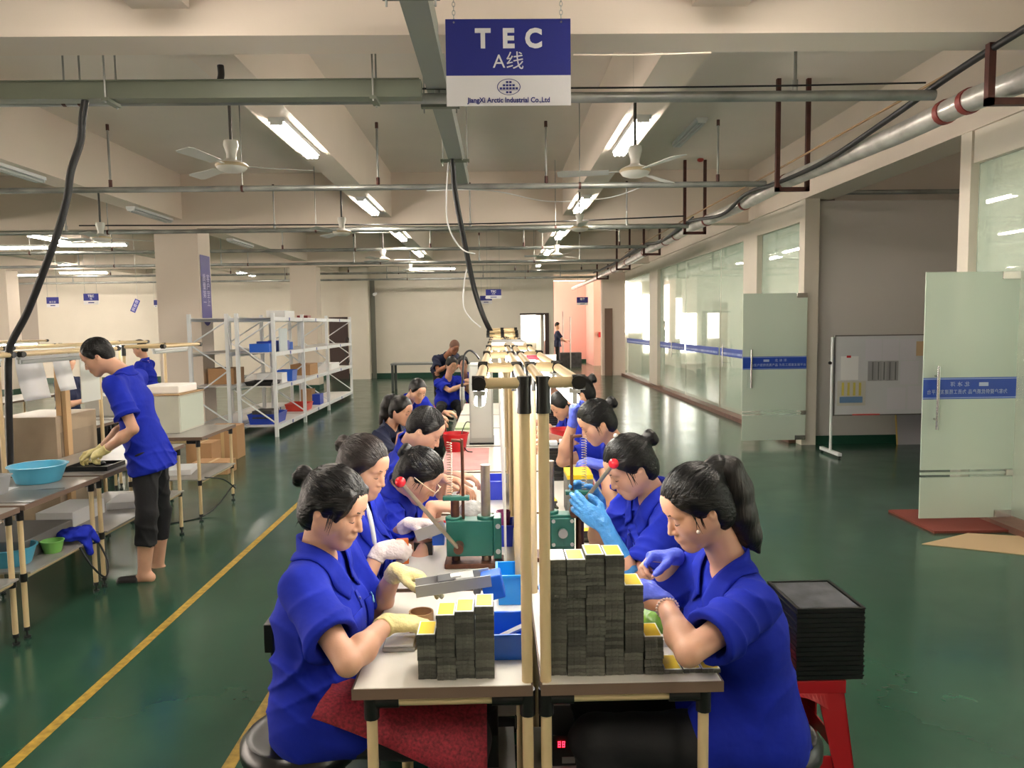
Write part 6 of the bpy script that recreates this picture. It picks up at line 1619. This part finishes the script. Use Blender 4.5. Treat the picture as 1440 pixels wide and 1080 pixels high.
# L1 front left woman
r_, arms_ = person('woman in blue shirt at the left bench front, dark bun, cream gloves, red apron',
    P(450, 980, 2.18), P(446, 770, 2.17), P(470, 712, 2.14), (1, -.30, -.42), (1, -.08, 0),
    dict(w=P(543, 877, 2.05), hint=(-.1, -1, -.14), d=(1, .22, -.10), n=(.1, .1, -1), curl=(.35, .4, .5, .7), th=.4, cuff=.03),
    dict(w=P(556, 803, 2.30), hint=(-.5, .6, -1), d=(1, -.12, -.22), n=(-.2, -.2, -1), curl=(.25, .3, .4, .5), th=.5, cuff=.03),
    legs=dict(kR=(-.10, 2.02, .50), kL=(-.08, 2.30, .50), aR=(-.12, 2.02, .09), aL=(-.10, 2.30, .09)),
    h=.004, hair='bangs', gloves=M_yglove, emblem=-1, seed=3, roll=0.0, width=1.06)
# red apron: a cloth draped over the lap
O_ = Vector(r_.location); am = MB(); rows = []
for i in range(15):
    t = i / 14; row = []
    x = -.47 + t * .43
    for j in range(15):
        v = j / 14; y = 1.90 + v * .52
        top = .655 - .075 * t
        side = max(0, (1.985 - y)) * (.25 + 1.5 * t) + max(0, y - 2.33) * 1.6
        crease = .008 * math.sin(9 * v + 5 * t) + .006 * math.sin(21 * v - 3 * t)
        dip = .03 * math.exp(-((y - 2.16) / .05) ** 2)
        row.append((x - .10 * max(0, 1.985 - y) * (1 - t) * 3, y, top - side - dip + crease))
    rows.append(row)
am.add([Vector(p) for row in rows for p in row], [(i*15+j, i*15+j+1, (i+1)*15+j+1, (i+1)*15+j) for i in range(14) for j in range(14)])
M_apron = mat('red_patterned_cloth', (136, 30, 44), .75, bump=.15, bscale=120, var=.5, vscale=130)
o_ = wpart(am, 'apron', M_apron, r_, smooth=60); md_ = o_.modifiers.new('t', 'SOLIDIFY'); md_.thickness = .004; o_['label'] = 'red patterned apron'
# R1 front right woman
r_, arms_ = person('woman in blue shirt at the right bench front, long ponytail, violet gloves',
    P(1058, 1008, 2.12), P(1026, 786, 2.07), P(979, 712, 2.03), (-1, -.16, -.50), (-1, -.10, 0),
    dict(w=P(950, 783, 2.24), hint=(.4, .5, -1), d=(-1, -.10, .05), n=(-.1, -.5, -1), curl=(.9, .9, 1.0, 1.1), th=1.0, cuff=.01),
    dict(w=P(936, 850, 1.99), hint=(.2, -1, -.12), d=(-1, .25, .42), n=(-.25, .8, -.5), curl=(.55, .55, .6, .7), th=.8, cuff=.008),
    legs=dict(kR=(.28, 2.28, .50), kL=(.26, 2.02, .49), aR=(.30, 2.28, .09), aL=(.30, 2.02, .09)),
    h=.004, hair='pony', gloves=M_bglove, emblem=None, seed=2, width=1.08, hem=.13)
O_ = Vector(r_.location); el_, wr_ = arms_['L'][1], arms_['L'][2]
ax = (el_ - wr_).normalized(); c_ = wr_ + ax * .022; aa = ax.orthogonal().normalized(); ab_ = ax.cross(aa); bm_ = MB()
for i in range(22):
    a = i * 2 * math.pi / 22; bm_.sphere(c_ + (aa * math.cos(a) + ab_ * math.sin(a)) * .0295, .0037, 8, 5)
bo = wpart(bm_, 'bead_bracelet', mat('pearl_beads', (226, 206, 196), .25), r_, smooth=60); bo['kind'] = 'stuff'
hc = MB(); hc.sphere(P(946, 668, 2.03), .009, 8, 6).sphere(P(946, 674, 2.02), .008, 8, 6); o_ = wpart(hc, 'hair_clip', mat('pale_clip', (220, 214, 214), .3), r_, smooth=60)
hc = MB(); hc.sphere(P(982, 748, 1.955), .0055, 8, 6); wpart(hc, 'earring', mat('pearl_beads', (226, 206, 196), .25), r_, smooth=60)
# R2
r_, _ = person('woman in blue shirt bending behind the right press, hair bun, long sky blue gloves',
    P(952, 868, 2.85), P(917, 690, 2.80), P(886, 655, 2.76), (-1, -.20, -.66), (-1, -.22, 0),
    dict(w=P(842, 706, 2.90), hint=(.4, .5, -1), d=(-.7, .0, .5), n=(-.4, -1, 0), curl=(.5, .5, .6, .6), th=.8, cuff=.03),
    dict(w=P(850, 738, 2.62), hint=(.3, -.3, -1), d=(-.85, .2, .62), n=(-.2, 1, .2), curl=(.35, .35, .4, .4), th=.6, cuff=.19),
    legs=seat_legs(1, 2.88, .35), h=.004, hair='bun', gloves=M_cglove, emblem=-1, seed=4)
hc = MB(); hc.sphere(P(866, 613, 2.76), .010, 8, 6); wpart(hc, 'hair_clip', mat('pale_clip', (220, 214, 214), .3), r_, smooth=60)
# R3
r_, _ = person('woman in blue shirt raising one violet gloved hand to her forehead, right bench',
    P(897, 745, 3.98), P(869, 624, 3.93), P(839, 593, 3.88), (-1, -.12, -.62), (-1, -.15, 0),
    dict(w=P(806, 594, 3.98), hint=(-.6, .2, -1), d=(-.05, -.1, 1), n=(1, 0, 0), curl=(.9, .9, 1, 1), th=.9, cuff=.02),
    dict(w=P(847, 655, 3.74), hint=(.5, -.5, -1), d=(-1, .1, .25), n=(-.2, .4, -1), curl=(.7, .7, .8, .9), th=.8, cuff=.02),
    legs=seat_legs(1, 3.98, .35), h=.005, hair='bun', gloves=M_bglove, seed=6)
# R4
person('woman with a messy bun mostly hidden behind the right lamp frame end',
    P(856, 690, 5.1), P(838, 580, 5.05), P(815, 552, 5.0), (-1, .1, -.55), (-1, 0, 0),
    dict(w=(.36, 5.25, .86), d=(-1, 0, 0)), dict(w=(.36, 4.85, .86), d=(-1, 0, 0)), legs=seat_legs(1, 5.1, .35), h=.007, hair='bun', seed=8)
# R5
person('woman in blue shirt leaning low over black trays on the right bench',
    (.80, 6.35, .58), P(807, 585, 6.25), P(789, 570, 6.15), (-1, -.45, -.8), (-1, -.3, 0),
    dict(w=(.40, 6.5, .80), d=(-1, 0, 0)), dict(w=(.42, 6.05, .82), d=(-1, 0, -.1)), legs=seat_legs(1, 6.35, .42), h=.008, hair='tied', seed=10)
# R6
person('person in blue shirt under the right lamp frame, farthest at the right bench',
    (.72, 7.8, .58), P(783, 553, 7.7), P(768, 536, 7.6), (-1, -.2, -.7), (-1, -.5, 0),
    dict(w=(.36, 7.9, .84), d=(-1, 0, 0)), dict(w=(.38, 7.4, .84), d=(-1, 0, 0)), legs=seat_legs(1, 7.8, .42), h=.01, hair='short', female=False, seed=11)
# L2
r_, _ = person('woman in blue shirt with thin white gloves, second at the left bench',
    P(500, 868, 2.82), P(489, 706, 2.76), P(511, 656, 2.74), (1, -.42, -.42), (1, -.2, 0),
    dict(w=P(533, 775, 2.62), hint=(-.4, -.5, -1), d=(1, .1, .05), n=(0, .7, -.7), curl=(1.0, 1.05, 1.1, 1.1), th=.9, cuff=.035),
    dict(w=P(574, 737, 2.95), hint=(-.4, .5, -1), d=(1, -.1, .05), n=(-.1, -.1, -1), curl=(.4, .5, .6, .8), th=.6, cuff=.04),
    legs=seat_legs(-1, 2.84, .12), h=.004, hair='tied', gloves=M_wglove, emblem=None, seed=5, hairm=M_hair_brown, open_v=.14)
o_ = wpart(MB().tube(bez([P(512, 700, 2.62), P(519, 722, 2.60), P(524, 745, 2.59), P(527, 765, 2.59)], 5), [.006] * 5 + [.008] * 10 + [.006], 8), 'white_undershirt', M_paper, r_, smooth=60)
# L3
r3, _ = person('woman with glasses bent low over her work, third at the left bench',
    (-.54, 3.40, .57), P(562, 682, 3.20), P(589, 668, 3.12), (1, -.12, -.80), (1, -.1, 0),
    dict(w=P(606, 712, 3.02), hint=(-.4, -.5, -1), d=(.8, .3, -.1), n=(0, .3, -1), curl=(.6, .6, .7, .8)),
    dict(w=P(622, 673, 3.40), hint=(-.4, .5, -1), d=(.9, -.3, -.1), n=(0, -.4, -1), curl=(.7, .7, .8, .9)),
    legs=seat_legs(-1, 3.42, .12), h=.005, hair='tied', seed=7)
hr_, hf_, hu_ = frame_from((1, -.12, -.80)); hc_ = P(589, 668, 3.12); GP = lambda x, y, z: hc_ + hr_*x + hf_*y + hu_*z
gm = MB()
for sg in (-1, 1):
    gm.tube([GP(sg*.031 + .021*math.cos(a*math.pi/6), .102, -.006 + .016*math.sin(a*math.pi/6)) for a in range(12)], .0017, 6, closed=True)
    gm.tube([GP(sg*.052, .100, .000), GP(sg*.074, .060, .002), GP(sg*.078, -.005, .004)], .0024, 6)
gm.tube([GP(-.011, .102, -.004), GP(0, .106, .001), GP(.011, .102, -.004)], .0016, 6)
wpart(gm, 'glasses', mat('cream_glasses_frame', (230, 214, 176), .3), r3, smooth=60)
# L4
person('man in blue shirt with short black hair, fourth at the left bench',
    (-.58, 4.05, .57), P(574, 624, 3.82), P(597, 604, 3.75), (1, -.08, -.72), (1, 0, 0),
    dict(w=(-.24, 3.72, .84), d=(1, .2, -.1), curl=(.5, .5, .6, .6)), dict(w=(-.22, 4.02, .84), d=(1, -.2, -.1)),
    legs=seat_legs(-1, 4.05, .12), h=.005, hair='short', female=False, seed=12, s=.97)
# L5
person('woman in black shirt with long dark hair behind the left bench',
    (-.92, 6.1, .52), P(549, 597, 6.0), P(564, 577, 5.95), (1, -.55, -.35), (1, -.4, 0),
    dict(w=P(562, 612, 5.85), hint=(-.5, -.6, -1), d=(1, .1, .4), curl=(.8, .8, .9, .9)), dict(w=(-.55, 6.25, .86), d=(1, 0, 0)),
    legs=dict(kR=(-.50, 5.98, .48), kL=(-.50, 6.22, .48), aR=(-.48, 5.98, .09), aL=(-.48, 6.22, .09)), h=.007, hair='pony', shirt=M_blueD, seed=14)
# L6
person('man in blue shirt bowing behind the woman in black',
    (-.98, 7.7, .56), P(574, 562, 7.5), P(587, 549, 7.35), (.8, -1, -.75), (.7, -.7, 0),
    dict(w=(-.6, 7.2, .78), d=(1, -.4, 0)), dict(w=(-.52, 7.5, .78), d=(1, -.4, 0)),
    legs=dict(kR=(-.70, 7.3, .48), kL=(-.62, 7.6, .48), aR=(-.68, 7.25, .09), aL=(-.6, 7.55, .09)), h=.009, hair='short', female=False, seed=15)
# L7, L8
person('woman in blue shirt looking down, left of two facing the camera by the row end',
    (-.72, 10.9, .56), P(630, 531, 10.8), P(635, 513, 10.7), (.5, -1, -.5), (.6, -1, 0),
    dict(w=P(652, 541, 10.45), d=(1, -.3, .2)), dict(w=P(655, 535, 10.6), d=(1, -.2, .1)),
    legs=dict(kR=(-.78, 10.45, .48), kL=(-.50, 10.5, .48), aR=(-.8, 10.4, .09), aL=(-.5, 10.4, .09)), h=.009, hair='tied', seed=16)
person('woman in blue shirt holding work up, right of two facing the camera',
    (-.30, 11.65, .56), P(653, 529, 11.4), P(651, 511, 11.1), (.15, -1, -.25), (.1, -1, 0),
    dict(w=P(656, 541, 10.9), d=(.3, -.3, .5)), dict(w=P(662, 541, 10.9), d=(-.1, -.3, .5)),
    legs=dict(kR=(-.36, 11.22, .48), kL=(-.20, 11.22, .48), aR=(-.38, 11.2, .09), aL=(-.2, 11.2, .09)), h=.009, hair='bangs', seed=17, eyes='open')
# bald man
person('balding man in dark polo shirt standing and bowing over the seated women',
    (-.93, 12.9, .92), P(628, 500, 12.6), P(639, 488, 12.4), (.5, -1, -.9), (.6, -1, 0),
    dict(w=P(631, 513, 12.2), d=(.6, -.4, -.3)), dict(w=P(640, 508, 12.2), d=(.3, -.6, -.5)),
    legs=dict(kR=(-1.0, 12.85, .50), kL=(-.84, 12.95, .50), aR=(-1.0, 12.95, .09), aL=(-.84, 13.0, .09), lap=False), h=.01, hair='buzz', female=False, hairm=mat('cropped_grey_hair', (120, 86, 70), .6), shirt=M_blueD, seed=18, skin=M_skin_dark)
# M1 standing man
person('man in blue shirt and cropped black trousers standing at the left benches',
    P(208, 634, 4.95), P(176, 524, 4.92), P(138, 501, 4.88), (-1, -.22, -.62), (-1, -.05, 0),
    dict(w=P(139, 634, 5.05), hint=(.5, .3, -1), d=(-1, -.2, -.3), n=(0, -.6, -1), curl=(.8, .8, .9, 1), th=.8, cuff=.04),
    dict(w=P(146, 634, 4.74), hint=(.6, -.2, -.6), d=(-1, .15, -.45), n=(0, .6, -1), curl=(.8, .8, .9, 1), th=.8, cuff=.04),
    legs=dict(kR=P(226, 718, 5.18), kL=P(207, 722, 4.86), aR=P(222, 797, 5.18), aL=P(203, 806, 4.88), lap=False),
    h=.0055, hair='short', female=False, gloves=M_yglove, seed=20, bare_shin=True, hem=.13, s=1.0, bust=0, width=.98)
# distant people
person('person in dark blue clothes standing in the far pink hallway',
    (P(784, 480, 27).x, 27, .92), (P(784, 480, 27).x, 27, 1.40), (P(784, 480, 27).x, 26.95, 1.58), (1, -.3, -.2), (1, 0, 0),
    dict(w=(P(784, 480, 27).x + .35, 27, 1.05)), dict(w=(P(784, 480, 27).x + .3, 27.2, 1.0)),
    legs=dict(kR=(P(784, 480, 27).x, 26.9, .5), kL=(P(784, 480, 27).x, 27.1, .5), aR=(P(784, 480, 27).x, 26.9, .09), aL=(P(784, 480, 27).x, 27.1, .09), lap=False), h=.014, hair='short', female=False, shirt=M_blueD, seed=21)
xx = P(206, 500, 10).x
person('person in blue standing behind the pipe posts left of the column',
    (xx, 10, .90), (xx - .02, 10, 1.24), (xx - .06, 9.95, 1.40), (-1, -.3, -.4), (-1, 0, 0), dict(w=(xx - .3, 10.1, .95)), dict(w=(xx - .3, 9.8, .95)),
    legs=dict(kR=(xx, 10.1, .48), kL=(xx, 9.9, .48), aR=(xx, 10.1, .09), aL=(xx, 9.9, .09), lap=False), h=.011, hair='short', seed=22, s=.93)
xx = P(91, 510, 8.8).x
person('person in dark clothes seated beyond the hanging paper sheets',
    (xx, 8.8, .62), (xx + .02, 8.8, 1.10), (xx + .05, 8.75, 1.27), (1, -.2, -.5), (1, 0, 0), dict(w=(xx + .3, 8.65, .85)), dict(w=(xx + .3, 8.95, .85)),
    legs=dict(kR=(xx + .42, 8.7, .5), kL=(xx + .42, 8.9, .5), aR=(xx + .42, 8.7, .09), aL=(xx + .42, 8.9, .09)), h=.012, hair='short', shirt=M_blueD, seed=23)
